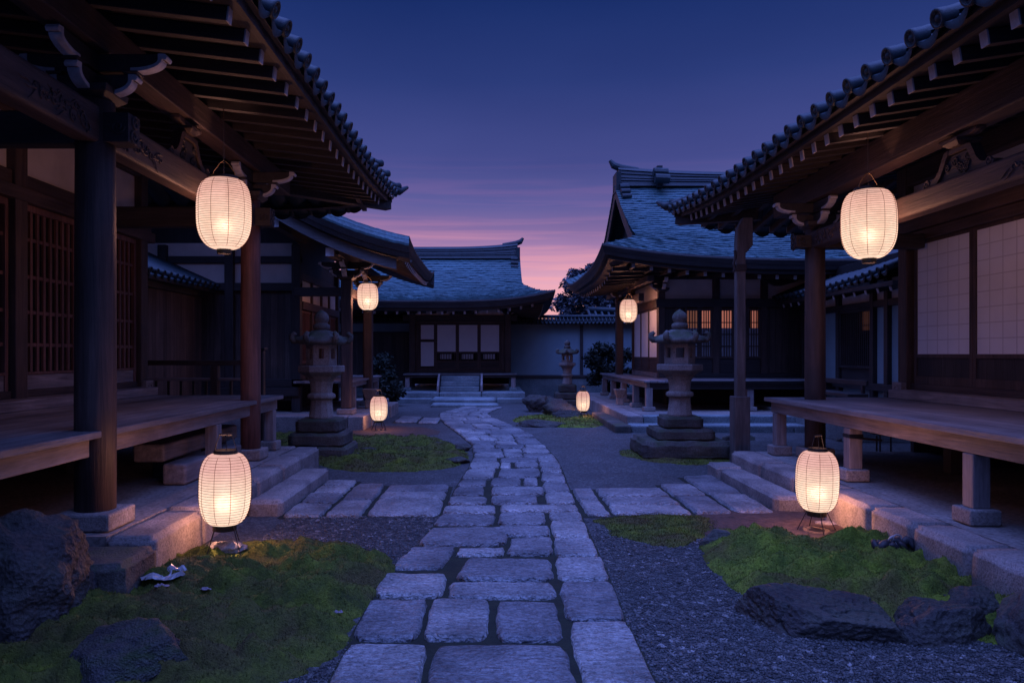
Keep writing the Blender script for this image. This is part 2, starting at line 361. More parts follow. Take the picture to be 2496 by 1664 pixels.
while y < 22.0:
    d = random.uniform(.42, .6)*(1.0+.02*(y-11)); cuts = [0]
    x = random.uniform(.2, .4)
    while x < .93: cuts.append(x); x += random.uniform(.22, .42)
    if 1-cuts[-1] < .14: cuts.pop()
    cuts.append(1)
    for a, b in zip(cuts, cuts[1:]):
        def warp(p, a=a, b=b):
            l, r_ = interp(p[1], PL), interp(p[1], PR); return (l+(r_-l)*p[0]/1.6, p[1]+.05*math.sin(p[0]*2.2+i), p[2])
        slab(path, 1.6*a+.008, 1.6*b-.008, y+.02, y+d-.02, .032, 9, 8, i, warp, .008); i += 1
    y += d
tag(path.build('path', M['pave'], smooth=True), 'winding path of worn rectangular stones', 'path', kind='structure')
bed = MB()
ys = np.linspace(2.0, 22.1, 70); bed.grid([[(interp(q, PL)-.01+.02*nz((q,1,1),3), q, .006) for q in ys], [(interp(q, PR)+.01+.02*nz((q,5,1),3), q, .006) for q in ys]])
tag(bed.build('path_bed_ground', M['joint']), 'dark soil and moss in the joints of the path', 'ground', kind='structure')
COLS = []
def cross(name, cols, label):
    mb = MB(); k = 0; bd = MB()
    for (x0, x1, cuts) in cols: bd.add([(x0-.03, cuts[0]-.02, .0045), (x1+.03, cuts[0]-.02, .0045), (x1+.03, cuts[-1]+.02, .0045), (x0-.03, cuts[-1]+.02, .0045)], [(0,1,2,3)])
    COLS.append(bd)
    for (x0, x1, cuts) in cols:
        for a, b in zip(cuts, cuts[1:]):
            slab(mb, x0+.018, x1-.018, a+.018, b-.018, .036, 17, 13, 300+k, None, .005, .09); k += 1
    tag(mb.build(name, M['pave'], smooth=True), label, 'path', kind='structure')
cross('side_path', [(-2.06,-1.66,[7.2,7.85,8.4,8.85,9.25]),(-1.65,-1.27,[7.22,8.0,8.95]),(-1.26,-.50,[7.25,8.05,8.48,8.9])], 'short stone path from the main path to the hall with lattice doors')
cross('side_path', [(.92,1.18,[7.25,8.0,8.7]),(1.19,2.0,[7.3,7.75,8.2,8.72]),(2.01,2.42,[7.35,8.25,9.0]),(2.43,2.86,[7.4,8.35,9.55])], 'short stone path from the main path to the hall with paper screens')
cross('side_path', [(-2.3,-1.75,[17.2,18.0,18.7]),(-1.72,-1.25,[17.0,17.45,17.9,18.4])], 'far stub of stone paving leading left from the winding path')

sb = MB()
for q_, bd in enumerate(COLS):
    for v0 in range(0, len(bd.v), 4): sb.add([(p[0], p[1], p[2]+.0004*(v0//4)) for p in bd.v[v0:v0+4]], [(0,1,2,3)])
tag(sb.build('side_path_ground', M['joint']), 'dark soil in the joints of the side paths', 'ground', kind='structure')
def inside(px, py, poly):
    c = np.zeros(px.shape, bool); n = len(poly)
    for i in range(n):
        (x0, y0), (x1, y1) = poly[i], poly[i-1]
        c ^= ((y0 > py) != (y1 > py)) & (px < (x1-x0)*(py-y0)/((y1-y0) if y1 != y0 else 1e-9)+x0)
    return c
def edist(px, py, poly):
    d = np.full(px.shape, 1e9); n = len(poly)
    for i in range(n):
        (x0, y0), (x1, y1) = poly[i], poly[i-1]; dx, dy = x1-x0, y1-y0; L = dx*dx+dy*dy+1e-12
        t = np.clip(((px-x0)*dx+(py-y0)*dy)/L, 0, 1); d = np.minimum(d, np.hypot(px-x0-t*dx, py-y0-t*dy))
    return d
def smooth_poly(p, it=2):
    for _ in range(it):
        q = []
        for i in range(len(p)):
            a, b = p[i], p[(i+1) % len(p)]
            q += [(a[0]*.75+b[0]*.25, a[1]*.75+b[1]*.25), (a[0]*.25+b[0]*.75, a[1]*.25+b[1]*.75)]
        p = q
    return p
PATCHES = []; MOSSH = []
def moss_z(x, y):
    z = 0.0
    for f in MOSSH: z = max(z, float(f(np.array([x]), np.array([y]))[0]))
    return z
def moss(name, px, h, step, nblade, bl, label, mat, mounds=(), edge=.3, base=.004, cat='moss', kind='stuff', lump=.95):
    poly = smooth_poly([G(*q) for q in px]); PATCHES.append(poly)
    A = np.array(poly); x0, y0 = A.min(0); x1, y1 = A.max(0)
    def rag(X, Y):
        fx, fy = X.ravel(), Y.ravel(); dx = np.empty(X.size); dy = np.empty(X.size)
        for k in range(X.size):
            q = (fx[k], fy[k], 7.0); a_ = nz(q, 3.2)+.6*nz(q, 9); dx[k] = a_; dy[k] = nz((q[1], q[0], 2), 3.2)+.6*nz((q[1], q[0], 2), 9)
        return X+.085*dx.reshape(X.shape), Y+.085*dy.reshape(X.shape)
    def height(X, Y):
        d = edist(*rag(X, Y), poly); e = np.clip(d/edge, 0, 1); e = e*(2-e)
        out = np.empty(X.size); fx, fy = X.ravel(), Y.ravel()
        for k in range(X.size):
            q = (fx[k], fy[k], 0); out[k] = .5+lump*(1.2*nz((q[0]*.8, q[1]*1.5, 0), 2.6)+.8*nz((q[0]*.8, q[1]*1.8, 0), 6.0)+.35*nz((q[0], q[1]*2, 3), 14))
        z = base+h*e*np.clip(out.reshape(X.shape), .10, 2)
        for mx, my, mr, mh in mounds: z = z+mh*e*np.exp(-((X-mx)**2+(Y-my)**2)/(mr*mr))
        return np.maximum(z, base)
    MOSSH.append(lambda X, Y: np.where(inside(*rag(X, Y), poly), height(X, Y), 0.0))
    xs = np.arange(x0, x1+step, step); ys_ = np.arange(y0, y1+step, step)
    X, Y = np.meshgrid(xs, ys_); ins = inside(*rag(X, Y), poly); Z = np.where(ins, height(X, Y), -.02)
    idx = np.arange(X.size).reshape(X.shape)
    q = np.stack([idx[:-1,:-1], idx[:-1,1:], idx[1:,1:], idx[1:,:-1]], -1).reshape(-1, 4)
    keep = ins.ravel()[q].any(1); q = q[keep]
    V = np.stack([X.ravel(), Y.ravel(), Z.ravel()], 1)
    tri = np.concatenate([q[:, [0,1,2]], q[:, [0,2,3]]])
    if nblade:
        bx = RNG.uniform(x0, x1, nblade*3); by = RNG.uniform(y0, y1, nblade*3)
        ok = inside(*rag(bx, by), poly); bx, by = bx[ok][:nblade], by[ok][:nblade]
        bz = height(bx, by); n = len(bx); th = RNG.uniform(0, 2*PI, n); l = bl*RNG.uniform(.4, 1.5, n); w = bl*.17
        b0 = np.stack([bx-w*np.sin(th), by+w*np.cos(th), bz-.004], 1); b1 = np.stack([bx+w*np.sin(th), by-w*np.cos(th), bz-.004], 1)
        lean = RNG.uniform(.2, 1.1, n)
        tp = np.stack([bx+l*lean*np.cos(th)*.8, by+l*lean*np.sin(th)*.8, bz+l*.75], 1)
        o = len(V); V = np.concatenate([V, b0, b1, tp]); k = np.arange(n)
        tri = np.concatenate([tri, np.stack([o+k, o+n+k, o+2*n+k], 1)])
    ob = fast(name, V, tri, [mat], smooth=True)
    return tag(ob, label, cat, kind=kind)
moss('moss', [(-250,1640),(-250,1420),(100,1380),(240,1335),(380,1285),(470,1252),(560,1246),(700,1245),(830,1262),(915,1290),(895,1335),(850,1400),(800,1475),(765,1525),(640,1570),(480,1640)], .125, .022, 60000, .014,
     'wide cushion of dark moss beside the big boulder and the path', M['moss'], [(-1.95,4.45,.35,.06),(-1.2,4.6,.3,.05),(-2.13,5.9,.30,-.13)])
moss('moss', [(590,992),(720,1004),(880,1006),(1000,1006),(1055,1026),(1080,1050),(1058,1072),(960,1084),(860,1084),(760,1078),(720,1062),(640,1042),(585,1012)], .09, .035, 26000, .03,
     'green moss island round the foot of the stone lantern with three base slabs', M['moss'])
moss('moss', [(1608,1262),(1640,1238),(1705,1225),(1790,1240),(1850,1250),(1940,1228),(2050,1222),(2130,1228),(2290,1315),(2500,1440),(2500,1530),(2200,1460),(2050,1440),(1900,1425),(1760,1390),(1650,1335)], .13, .022, 60000, .014,
     'bright humped moss bank between the standing paper lantern and the dark boulders', M['moss_lit'], [(1.95,6.02,.32,.12),(2.7,6.0,.4,.06)], .42)
moss('moss', [(1345,1192),(1450,1182),(1560,1180),(1640,1192),(1650,1216),(1600,1246),(1540,1262),(1450,1242),(1380,1208)], .03, .04, 9000, .02,
     'thin moss strip along the stone side path beside bare soil', M['moss'])
moss('moss', [(1405,1040),(1480,1026),(1690,1028),(1700,1064),(1600,1070),(1480,1062)], .03, .06, 5000, .028,
     'moss skirt around the rough plinth of a stone lantern', M['moss'])
moss('moss', [(1168,963),(1225,954),(1390,954),(1402,976),(1330,985),(1200,974)], .05, .08, 4000, .05,
     'small moss island under the rocks and the farthest standing lantern', M['moss_lit'])
moss('soil', [(1560,1180),(1790,1166),(1890,1186),(1985,1216),(1960,1236),(1850,1246),(1700,1236),(1600,1228)], .012, .04, 0, 0, 'bare brown soil under the standing paper lantern', M['soil'], cat='soil', kind='structure', edge=.15)
moss('soil', [(720,1000),(780,975),(930,978),(1010,985),(1010,1001),(880,1004)], .01, .08, 0, 0, 'reddish lantern light painted on the gravel by the terrace corner', M['soil'], cat='soil', kind='structure', edge=.15)  # reddish sheet paints the standing lantern's warm light onto the gravel

# pebbles on the near gravel (uncountable)
def pebbles():
    t = (1+5**.5)/2
    base = np.array([(-1,t,0),(1,t,0),(-1,-t,0),(1,-t,0),(0,-1,t),(0,1,t),(0,-1,-t),(0,1,-t),(t,0,-1),(t,0,1),(-t,0,-1),(-t,0,1)])/math.hypot(1, t)
    tri = np.array([(0,11,5),(0,5,1),(0,1,7),(0,7,10),(0,10,11),(1,5,9),(5,11,4),(11,10,2),(10,7,6),(7,1,8),(3,9,4),(3,4,2),(3,2,6),(3,6,8),(3,8,9),(4,9,5),(2,4,11),(6,2,10),(8,6,7),(9,8,1)])
    pts = []
    for (xa, xb, ya, yb, n) in ((.8,3.2,3.3,5.0,26000),(.82,2.3,5.0,7.2,15000),(-2.0,-.45,5.6,7.3,14000),(-1.7,-.75,3.3,4.1,7000),):
        x = RNG.uniform(xa, xb, n); y = RNG.uniform(ya, yb, n); ok = (y < 5.6) | (x < 0) | (RNG.random(n) > (y-5.6)/1.7)
        for p in PATCHES: ok &= ~inside(x, y, p)
        l = np.array([interp(q, PL) for q in y])-.0; r = np.array([interp(q, PR) for q in y])
        ok &= (x < l) | (x > r); pts.append(np.stack([x[ok], y[ok]], 1))
    p = np.concatenate(pts); n = len(p)
    s = RNG.uniform(.0042, .0088, n)*(1+.9*(RNG.random(n) > .97)); th = RNG.uniform(0, 2*PI, n)
    sx, sy, sz = s*RNG.uniform(.9, 1.5, n), s*RNG.uniform(.7, 1.1, n), s*RNG.uniform(.5, .9, n)
    B = base[None]*(1+RNG.uniform(-.15, .15, (n, 12, 1)))
    x = B[...,0]*sx[:,None]; y = B[...,1]*sy[:,None]; z = B[...,2]*sz[:,None]
    c, s_ = np.cos(th)[:,None], np.sin(th)[:,None]
    V = np.stack([p[:,0:1]+x*c-y*s_, p[:,1:2]+x*s_+y*c, z+sz[:,None]*.55], -1).reshape(-1, 3)
    T = (tri[None]+12*np.arange(n)[:,None,None]).reshape(-1, 3)
    tag(fast('gravel', V, T, [M['pebble']], smooth=True), 'loose pebbles lying on the near gravel', 'gravel', kind='stuff')
pebbles()

# ------------------------------------------------------------------ carved timber pieces
def spiral(c, u, v, r, turns=1.6, n=22, start=0.0, sgn=1):
    c, u, v = Vector(c), Vector(u), Vector(v); out = []
    for i in range(n):
        t = i/(n-1); a = start+sgn*turns*2*PI*t; rr = r*(1-.82*t); out.append(c+u*(rr*math.cos(a))+v*(rr*math.sin(a)))
    return out
def carve(mb, c, u, v, r, rad=.008, flip=1):
    mb.tube(spiral(c, u, v, r, 1.5, 20, 0, flip), rad, 6)
def bracket(parent, base, dirs, s=1.0, top=None, wood_='dark_y'):
    """stepped bracket set on a pillar; white painted curved ends are sub-parts"""
    bx, by, bz = base; b = MB()
    b.add([(bx+sx*w*s, by+sy*w*s, bz+z*s) for z, w in ((0, .13), (.05, .19), (.11, .20)) for sx, sy in ((-1,-1),(1,-1),(1,1),(-1,1))],
          [(0,3,2,1),(8,9,10,11)]+[(i*4+j, i*4+(j+1) % 4, (i+1)*4+(j+1) % 4, (i+1)*4+j) for i in range(2) for j in range(4)])
    ends = []
    for d in dirs:
        u = Vector((d[0], d[1], 0)); sd = Vector((-d[1], d[0], 0)); w = .10*s
        def arm(L, us, z0, z1, mb, skin=False):
            T_ = np.linspace(0, PI/2, 10); cu = [(us+(L-us)*math.sin(t), z0+(z1-.05-z0)*(1-math.cos(t))) for t in T_]
            tip = [(L+.035, z1-.055), (L+.05, z1-.03), (L+.03, z1)]; g_ = .004 if skin else 0
            if skin:
                out = [(a+.006*math.sin(t), c-.006*math.cos(t)) for (a, c), t in zip(cu, T_)]; inn = [(a-.030*math.sin(t), c+.030*math.cos(t)) for (a, c), t in zip(cu, T_)]
                prof = out+[(a+.005, c) for a, c in tip]+[(L-.03, z1+.004)]+inn[::-1]
            else: prof = [(0, z0)]+cu+tip+[(0, z1)]
            o = Vector((bx, by, bz))-sd*(w/2+g_)
            mb.prism([o+u*(a*s)+Vector((0,0,1))*(c*s) for a, c in prof], sd*(w+2*g_))
        arm(.34, .12, .06, .23, b); arm(.60, .33, .26, .41, b)
        e = MB(); arm(.34, .12, .06, .23, e, True); ends.append(e); e = MB(); arm(.60, .33, .26, .41, e, True); ends.append(e)
        p = Vector((bx, by, bz+.232*s))+u*.33*s
        b.add([p+u*(i*k*s)+sd*(j*k*s)+Vector((0,0,z*s)) for z, k in ((0,.055),(.012,.07),(.027,.07)) for i, j in ((-1,-1),(1,-1),(1,1),(-1,1))],
              [(0,3,2,1),(8,9,10,11)]+[(i*4+j, i*4+(j+1) % 4, (i+1)*4+(j+1) % 4, (i+1)*4+j) for i in range(2) for j in range(4)])
    o = b.build('bracket', M[wood_], parent, .006)
    for e in ends: e.build('bracket_end', M['white'], o, .004)
    return o
def frog_strut(parent, c, h, x_n, wood_='wood_y'):
    """open frog-leg strut standing on a beam along Y, facing X"""
    x, y, z = c; t = .09; fr = MB(); H_ = h*.70
    outer = [(.50,0),(.52,.035),(.47,.07),(.40,.06),(.33,.09),(.27,.17),(.23,.27),(.19,.36),(.13,.38)]
    inner = [(.13,.315),(.16,.27),(.20,.17),(.25,.07),(.31,.0)]
    k = H_/.38
    for sg in (-1, 1):
        pts = [(x-t/2, y+sg*a*.95, z+b*k) for a, b in outer]+[(x-t/2, y+sg*a*.95, z+b*k) for a, b in inner]
        fr.prism(pts, (t, 0, 0))
        carve(fr, (x+x_n*t/2, y+sg*.43, z+.045*k), (0,sg,0), (0,0,1), .05, .011, -1)
    fr.box(x-t/2+.004, x+t/2-.004, y-.129, y+.129, z+.317*k, z+.378*k)
    o = fr.build('frog_leg_strut', M[wood_], parent)
    pn = MB(); pn.prism([(x-.02, y-.29, z+.005),(x-.02, y+.29, z+.005),(x-.02, y+.13, z+.30*k),(x-.02, y-.13, z+.30*k)], (.04,0,0))
    for q in range(9):
        yy = y+random.uniform(-.17,.17); zz = z+random.uniform(.06,.24)*k
        carve(pn, (x+x_n*.024, yy, zz), (0,1,0), (0,0,1), random.uniform(.03,.055), .009, random.choice((-1,1)))
    pn.build('carved_panel', M['dark_y'], o)
    tp = MB(); z2 = z+.38*k
    tp.add([(x+i*a, y+j*a, z2+q) for q, a in ((0,.07),(.035,.11),(.06,.115)) for i, j in ((-1,-1),(1,-1),(1,1),(-1,1))],
           [(0,3,2,1),(8,9,10,11)]+[(i*4+j, i*4+(j+1) % 4, (i+1)*4+(j+1) % 4, (i+1)*4+j) for i in range(2) for j in range(4)])
    z3 = z2+.062; zt = z+h-.004
    for sg in (-1, 1):
        tp.prism([(x-.045, y, z3)]+[(x-.045, y+sg*(.10+.16*math.sin(a)), z3+(zt-z3)*.75*(1-math.cos(a))) for a in np.linspace(0, PI/2, 6)]+[(x-.045, y+sg*.27, zt),(x-.045, y, zt)], (.09,0,0))
    tp.build('bearing_block', M[wood_], o, .005)
def disc(mb, c, S, T, N, r, n=14):
    rings = [(r*.98, .10), (r*1.12, .0), (r*1.12, -.03), (r*.86, -.03), (r*.82, -.014), (r*.45, -.014), (r*.36, -.026), (r*.1, -.030)]
    vs = []
    for rr, q in rings:
        for j in range(n):
            a = 2*PI*j/n; vs.append(c+S*q+(T*math.cos(a)+N*math.sin(a))*rr)
    k = len(rings); fs = [(i*n+j, i*n+(j+1) % n, (i+1)*n+(j+1) % n, (i+1)*n+j) for i in range(k-1) for j in range(n)]
    fs.append(tuple(range((k-1)*n, k*n))); mb.add(vs, fs)
    for j in range(6):
        a = 2*PI*j/6+.3; p = c+S*-.018+(T*math.cos(a)+N*math.sin(a))*r*.63
        mb.add([p+(T*math.cos(b)+N*math.sin(b))*r*.12+S*(-.008 if 1 else 0) for b in np.linspace(0, 2*PI, 6)[:-1]], [(0,1,2,3,4)])
def tile_field(mb_t, eave, T, S, lens, r=.062):
    """rows of round cover tiles with crested ends and concave pan tiles between them; eave = centres of the ends"""
    T, S = Vector(T).normalized(), Vector(S).normalized(); N = T.cross(S).normalized()
    if N.z < 0: N = -N
    for i, c in enumerate(eave):
        c = Vector(c); L = lens[i]
        arc = [c+(T*math.cos(a)+N*math.sin(a))*r for a in np.linspace(0, PI, 8)]
        seg = max(1, int(L/.32)); rows = [[p+S*(L*q/seg) + N*(.006 if q % 2 else 0) for p in arc] for q in range(seg+1)]
        mb_t.grid(rows); disc(mb_t, c, S, T, N, r)
        if i+1 < len(eave):
            d = Vector(eave[i+1]); L2 = max(.05, min(L, lens[i+1])); pa = []; lip = []
            for t in np.linspace(0, 1, 7):
                u = 2*t-1; p = c.lerp(d, t)-N*(.02+.06*(1-u*u)); pa.append(p); lip.append(p-S*.012-N*(.018+.05*(1-u*u)))
            mb_t.grid([[p+S*L2 for p in pa], pa, [p-S*.015+N*.0 for p in pa], lip])
def taper_up(y, y0, y1, k, p=2.4): return 0 if y < y0 else k*((y-y0)/(y1-y0))**p

def near_hall(s, q):
    X = lambda v: s*v
    root = thing('temple_hall', (X(q['xw']), 6.5, 0), q['label'], 'temple hall')
    st = -s                                               # direction of the street
    xp, xd, xw, xr, xt = q['xp'], q['xd'], q['xw'], q['xr'], q['xt']; pz = .30; dz = 1.03
    # pillars
    for (py, r) in q['pillars']:
        p = MB(); p.lathe([(r*1.0, pz+.125), (r*1.01, 1.2), (r*.99, 2.4), (r*.95, q['zcap'])], 28, (X(xp), py, 0))
        po = p.build('pillar', M['lattice' if s < 0 and py > 8 else 'wood_z'], root, smooth=False)
        for f in po.data.polygons: f.use_smooth = abs(f.normal.z) < .5
        b = MB(); b.box(X(xp)-r*1.45, X(xp)+r*1.45, py-r*1.45, py+r*1.45, pz, pz+.13); b.build('base_stone', M['granite'], po, .018)
        bracket(root, (X(xp), py, q['zcap']), [(st,0),(-st,0),(0,1),(0,-1)], q['bs'])
    y0, y1 = q['y0'], q['y1']
    b = MB(); b.box(X(xp)-.11, X(xp)+.11, y0, q['yk'], q['k0'], q['k1']); b.build('eave_beam', M['wood_y'], root, .012)
    # tie beams along the front with carved faces
    n0, n1 = q['n0'], q['n1']; pl = q['pillars'][-1]
    b = MB(); b.box(X(xp)-.085, X(xp)+.085, y0, pl[0]-.02, n0, n1)
    bo = b.build('tie_beam', M['wood_y'], root, .03, seg=3)
    b = MB(); b.box(X(xp)-.07, X(xp)+.07, pl[0]+.0, pl[0]+pl[1]+.17, n0+.03, n1-.02)
    for k in (-1, 1): carve(b, (X(xp)+k*.072, pl[0]+pl[1]+.09, (n0+n1)/2), (0,1,0), (0,0,1), .08, .012, k)
    b.build('beam_nose', M['dark_y'], root, .012)
    fx = X(xp)+st*.086
    for (py, r) in q['pillars']:
        for sg in (-1, 1):
            if py+sg < y0 or (sg > 0 and py == q['pillars'][-1][0]): continue
            cv = MB(); rc_ = random.Random(int(py*10)+sg); hb = (n1-n0)
            for k in range(15):                                   # a tapering spray of carved waves and leaves
                u_ = k/14; yy = py+sg*(r+.13+.62*u_); sp_ = hb*.30*(1-.75*u_); zz = (n0+n1)/2+rc_.uniform(-1, 1)*sp_
                cv.tube(spiral((fx+rc_.uniform(0,.004)*st, yy, zz), (0,sg,0), (0,0,1), (.058-.03*u_)*rc_.uniform(.7,1.2), rc_.uniform(.8,1.3), 14, rc_.uniform(0,6), rc_.choice((-1,1))), [.011-.0005*q_ for q_ in range(14)], 5)
            for k in range(12):
                u_ = rc_.random(); y2 = py+sg*(r+.10+.7*u_); z2 = (n0+n1)/2+rc_.uniform(-1, 1)*hb*.34*(1-.7*u_); a_ = rc_.uniform(-.8, .8)
                cv.tube([(fx, y2+sg*.045*q_*math.cos(a_), z2+.045*q_*math.sin(a_)+.008*math.sin(q_*2)) for q_ in range(4)], [.003, .011, .009, .002], 5)
            cv.build('carving', M['wood_y'], bo)
    for fy in q['struts']: frog_strut(root, (X(xp), fy, n1), q['k0']-n1, st)
    # cross beams from pillars to the wall
    for (py, r) in q['pillars']:
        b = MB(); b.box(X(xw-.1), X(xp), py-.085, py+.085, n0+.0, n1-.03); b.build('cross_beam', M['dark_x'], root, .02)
        b = MB(); b.box(X(xp)+st*(r-.04), X(xp)+st*(r+.15), py-.09, py+.09, n0+.01, n1-.05)
        for k in (-1, 1):
            carve(b, (X(xp)+st*(r+.152), py+.01*k, (n0+n1)/2-.02+.05*k), (0,1,0), (0,0,1), .06, .012, k)
        for k in (-1, 1): carve(b, (X(xp)+st*(r+.07), py+k*.092, (n0+n1)/2-.02), (1,0,0), (0,0,1), .055, .010, k)
        b.build('beam_nose', M['dark_x'], root, .012)
    # rafters
    sl = q['slope']; zr = lambda v: q['k1']+sl*(v-xp)      # underside of the rafters at distance v
    rp = q['rsp']; yy = q['ry0']; first = None; k = 0
    cy = q['yc']                                            # the corner where the far eave turns
    yh = lambda v: cy-(v-xt)                                 # hip line
    while yy < cy-.35:
        vin = min(xw+.3, max(xr+.25, xt+(cy-yy)))
        up = taper_up(yy, q['u0'], cy, q['up'])
        long = vin > xw+.29
        if first is None or not long:
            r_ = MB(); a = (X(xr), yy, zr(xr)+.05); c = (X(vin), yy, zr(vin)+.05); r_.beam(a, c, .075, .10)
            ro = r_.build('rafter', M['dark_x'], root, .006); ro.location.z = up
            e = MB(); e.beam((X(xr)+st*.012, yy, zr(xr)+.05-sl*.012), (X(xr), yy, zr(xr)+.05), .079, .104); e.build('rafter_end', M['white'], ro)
            if long: first = ro; fy0 = yy
        else:
            ro = copy_tree(first, root); ro.location = (0, yy-fy0, up)
        yy += rp; k += 1
    # far-side rafters
    vv = xr+.3; k = 0
    while vv < xw+2.2 and s > 0 or vv < xr+.5:
        b = MB(); yin = min(cy-(vv-xt), cy-2.6) if vv < xt+2.6 else cy-2.6
        yo = cy-(xr-xt)*1.0; up = taper_up(vv, 1e9, 1, 0)+q['up']*max(0, 1-(vv-xt)/2.2)**2*.8
        zf = zr(xr)
        b.beam((X(vv), yo, zf+.05+up), (X(vv), yin, zf+.05+sl*(yo-yin)), .075, .10); ro = b.build('rafter', M['wood_y'], root, .006)
        e = MB(); e.beam((X(vv), yo+.012, zf+.05+up), (X(vv), yo, zf+.05+up), .079, .104); e.build('rafter_end', M['white'], ro)
        vv += rp
    b = MB(); b.beam((X(xp+.3), cy-(xp+.3-xt), zr(xp)+.05), (X(xt+.12), cy-.12, zr(xr)+.06+q['up']*.9), .17, .2); b.build('hip_beam', M['dark_y'], root, .01)
    # soffit boards
    b = MB()
    nn = 24; rows = []
    for j in range(nn+1):
        y_ = y0-1+(cy-.25-(y0-1))*j/nn; up = taper_up(y_, q['u0'], cy, q['up'])
        rows.append([(X(v), y_, zr(v)+.104+up*max(0, 1-(v-xr)/2.0)) for v in np.linspace(xr-.05, xw+.5, 6)])
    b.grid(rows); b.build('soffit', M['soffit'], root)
    # fascia boards along both eaves
    b = MB(); rows = []
    ysamp = list(np.linspace(y0-1, q['u0'], 6))+list(np.linspace(q['u0']+.2, cy, 14))
    z0 = zr(xr)+.104
    for y_ in ysamp:
        u = taper_up(y_, q['u0'], cy, q['up']); o_ = max(0, (y_-cy+.3))*0
        rows.append([(X(xr-.02), y_, z0+u), (X(xr-.11), y_, z0+u-.02), (X(xr-.11), y_, z0+.085+u), (X(xt+.06), y_, z0+.085+u), (X(xt+.05), y_, q['zt']-.105+u), (X(xt+.25), y_, q['zt']-.08+u)])
    b.grid(rows); 
    rows = []
    for v in list(np.linspace(xt+.06, xt+2.4, 12))+[xw+3]:
        u = q['up']*max(0, 1-(v-xt)/2.4)**2
        yo = cy
        lo_ = min(1, max(0, (v-xt-.3)/.5)); rows.append([(X(v), yo-(xr-xt-.02), z0+u), (X(v), yo-(xr-xt-.11), z0+u-.02), (X(v), yo-(xr-xt-.11), z0+.085+u), (X(v), yo-.06, z0+.085+u-.0*lo_), (X(v), yo-.05, q['zt']-.105+u), (X(v), yo-.25, q['zt']-.08+u)])
    b.grid(rows); b.build('fascia', M['dark_y'], root)
    # tiled roof: street slope and far slope
    b = MB(); rs = q['rs']; Ln = 5.2; nf = math.hypot(1, rs); sp = q['tsp']
    ev, ln = [], []; y_ = cy-.06
    while y_ > y0-1.0:
        ev.append((X(xt), y_, q['zt']+taper_up(y_, q['u0'], cy, q['up']))); ln.append(max(.12, min(Ln, (cy-y_))*nf)); y_ -= sp
    tile_field(b, ev, (0,1,0), (s, 0, rs), ln)
    ev, ln = [], []; v = xt+.2
    while v < xw+4:
        ev.append((X(v), cy+.10*min(1, max(0, (v-xt-.3)/.5)), q['zt']-.15*min(1, max(0, (v-xt-.3)/.5))+q['up']*max(0, 1-(v-xt)/2.4)**2)); ln.append(max(.12, min(Ln, v-xt)*nf)); v += sp
    tile_field(b, ev, (1,0,0), (0, -1, rs), ln)
    ro = b.build('roof', M['tile'], root, smooth=True, recalc=False)
    b = MB()
    # hip ridge with curled end tiles
    hd = Vector((s, -1, rs)).normalized(); c0 = Vector((X(xt+.05), cy-.05, q['zt']+q['up']+.05))
    for k, (zz, a0, Lh) in enumerate(q['hip']):
        pp = [c0+hd*(a0+t)+Vector((0,0,zz)) for t in (Lh, Lh*.6, Lh*.3, Lh*.15, .2, .1)]+[c0+hd*(a0-.04)+Vector((0,0,zz+.015)), c0+hd*(a0-.15)+Vector((0,0,zz+.07))]
        b.tube(pp, [.07]*6+[.066, .06], 10)
    tip = c0-hd*.02
    b.tube([tip+hd*.2, tip-Vector((s,-1,0)).normalized()*.12+Vector((0,0,.0)), tip-Vector((s,-1,0)).normalized()*.30+Vector((0,0,.10))], [.075, .07, .03], 10)
    b.build('hip_ridge', M['tile'], ro, smooth=True)
    # veranda
    d = MB(); d.box(X(xd), X(xw-.02), q['dy0'], q['dy1'], dz-.05, dz); do = d.build('veranda', M['deck'], root, .006)
    b = MB(); b.box(X(xd+.07), X(xd+.17), q['dy0'], q['dy1']-.06, dz-.19, dz-.053); b.box(X(xd+.172), X(xw), q['dy1']-.16, q['dy1']-.06, dz-.19, dz-.053); b.build('apron_beam', M['grey_y'], do, .008)
    for ly in q['legs']:
        b = MB(); w = .068; b.box(X(xd+.13)-w, X(xd+.13)+w, ly-w, ly+w, pz+.12, dz-.192); lo = b.build('leg', M['grey_z'], do, .01)
        b = MB(); w = .12; b.box(X(xd+.13)-w, X(xd+.13)+w, ly-w, ly+w, pz, pz+.122); b.build('base_stone', M['granite'], lo, .015)
    for ly in np.arange(q['dy0']+.6, q['dy1'], 2.0):
        b = MB(); b.box(X(xw-.45)-.07, X(xw-.45)+.07, ly-.07, ly+.07, pz, dz-.05); b.build('leg', M['dark_z'], do)
    # wall with sill, posts, lintels, plaster
    w1 = q['wy1']; w0 = q['wy0']
    b = MB(); b.box(X(xw-.32), X(xw-.0), w0, w1-.22, dz, dz+.11); b.build('sill_step', M['grey_y'], root, .01)
    b = MB(); b.box(X(xw-.05), X(xw+.08), w0, w1-.2, dz+.112, dz+.19); b.build('sill', M['wood_y'], root, .006)
    for py in q['posts']:
        b = MB(); b.box(X(xw)-.10, X(xw)+.10, py-.10, py+.10, dz, zr(xw)); po = b.build('post', M['wood_z'], root, .012)
        if py > w1-.3:
            b = MB(); b.box(X(xw-.17), X(xw-.102), py-.11, py+.11, dz, dz+.20); carve(b, (X(xw-.172), py, dz+.1), (0,1,0), (0,0,1), .06, .012)
            b.build('carved_foot', M['grey_y'], po, .008)
    for (za, zb, pr) in q['lintels']:
        b = MB(); b.box(X(xw-pr), X(xw+.06), w0, w1+.14, za, zb); b.build('lintel', M['wood_y'], root, .008)
    b = MB(); b.box(X(xw+.0), X(xw+.05), w0, w1, q['pl0'], q['pl1']); b.build('plaster_panel', M['plaster'], root)
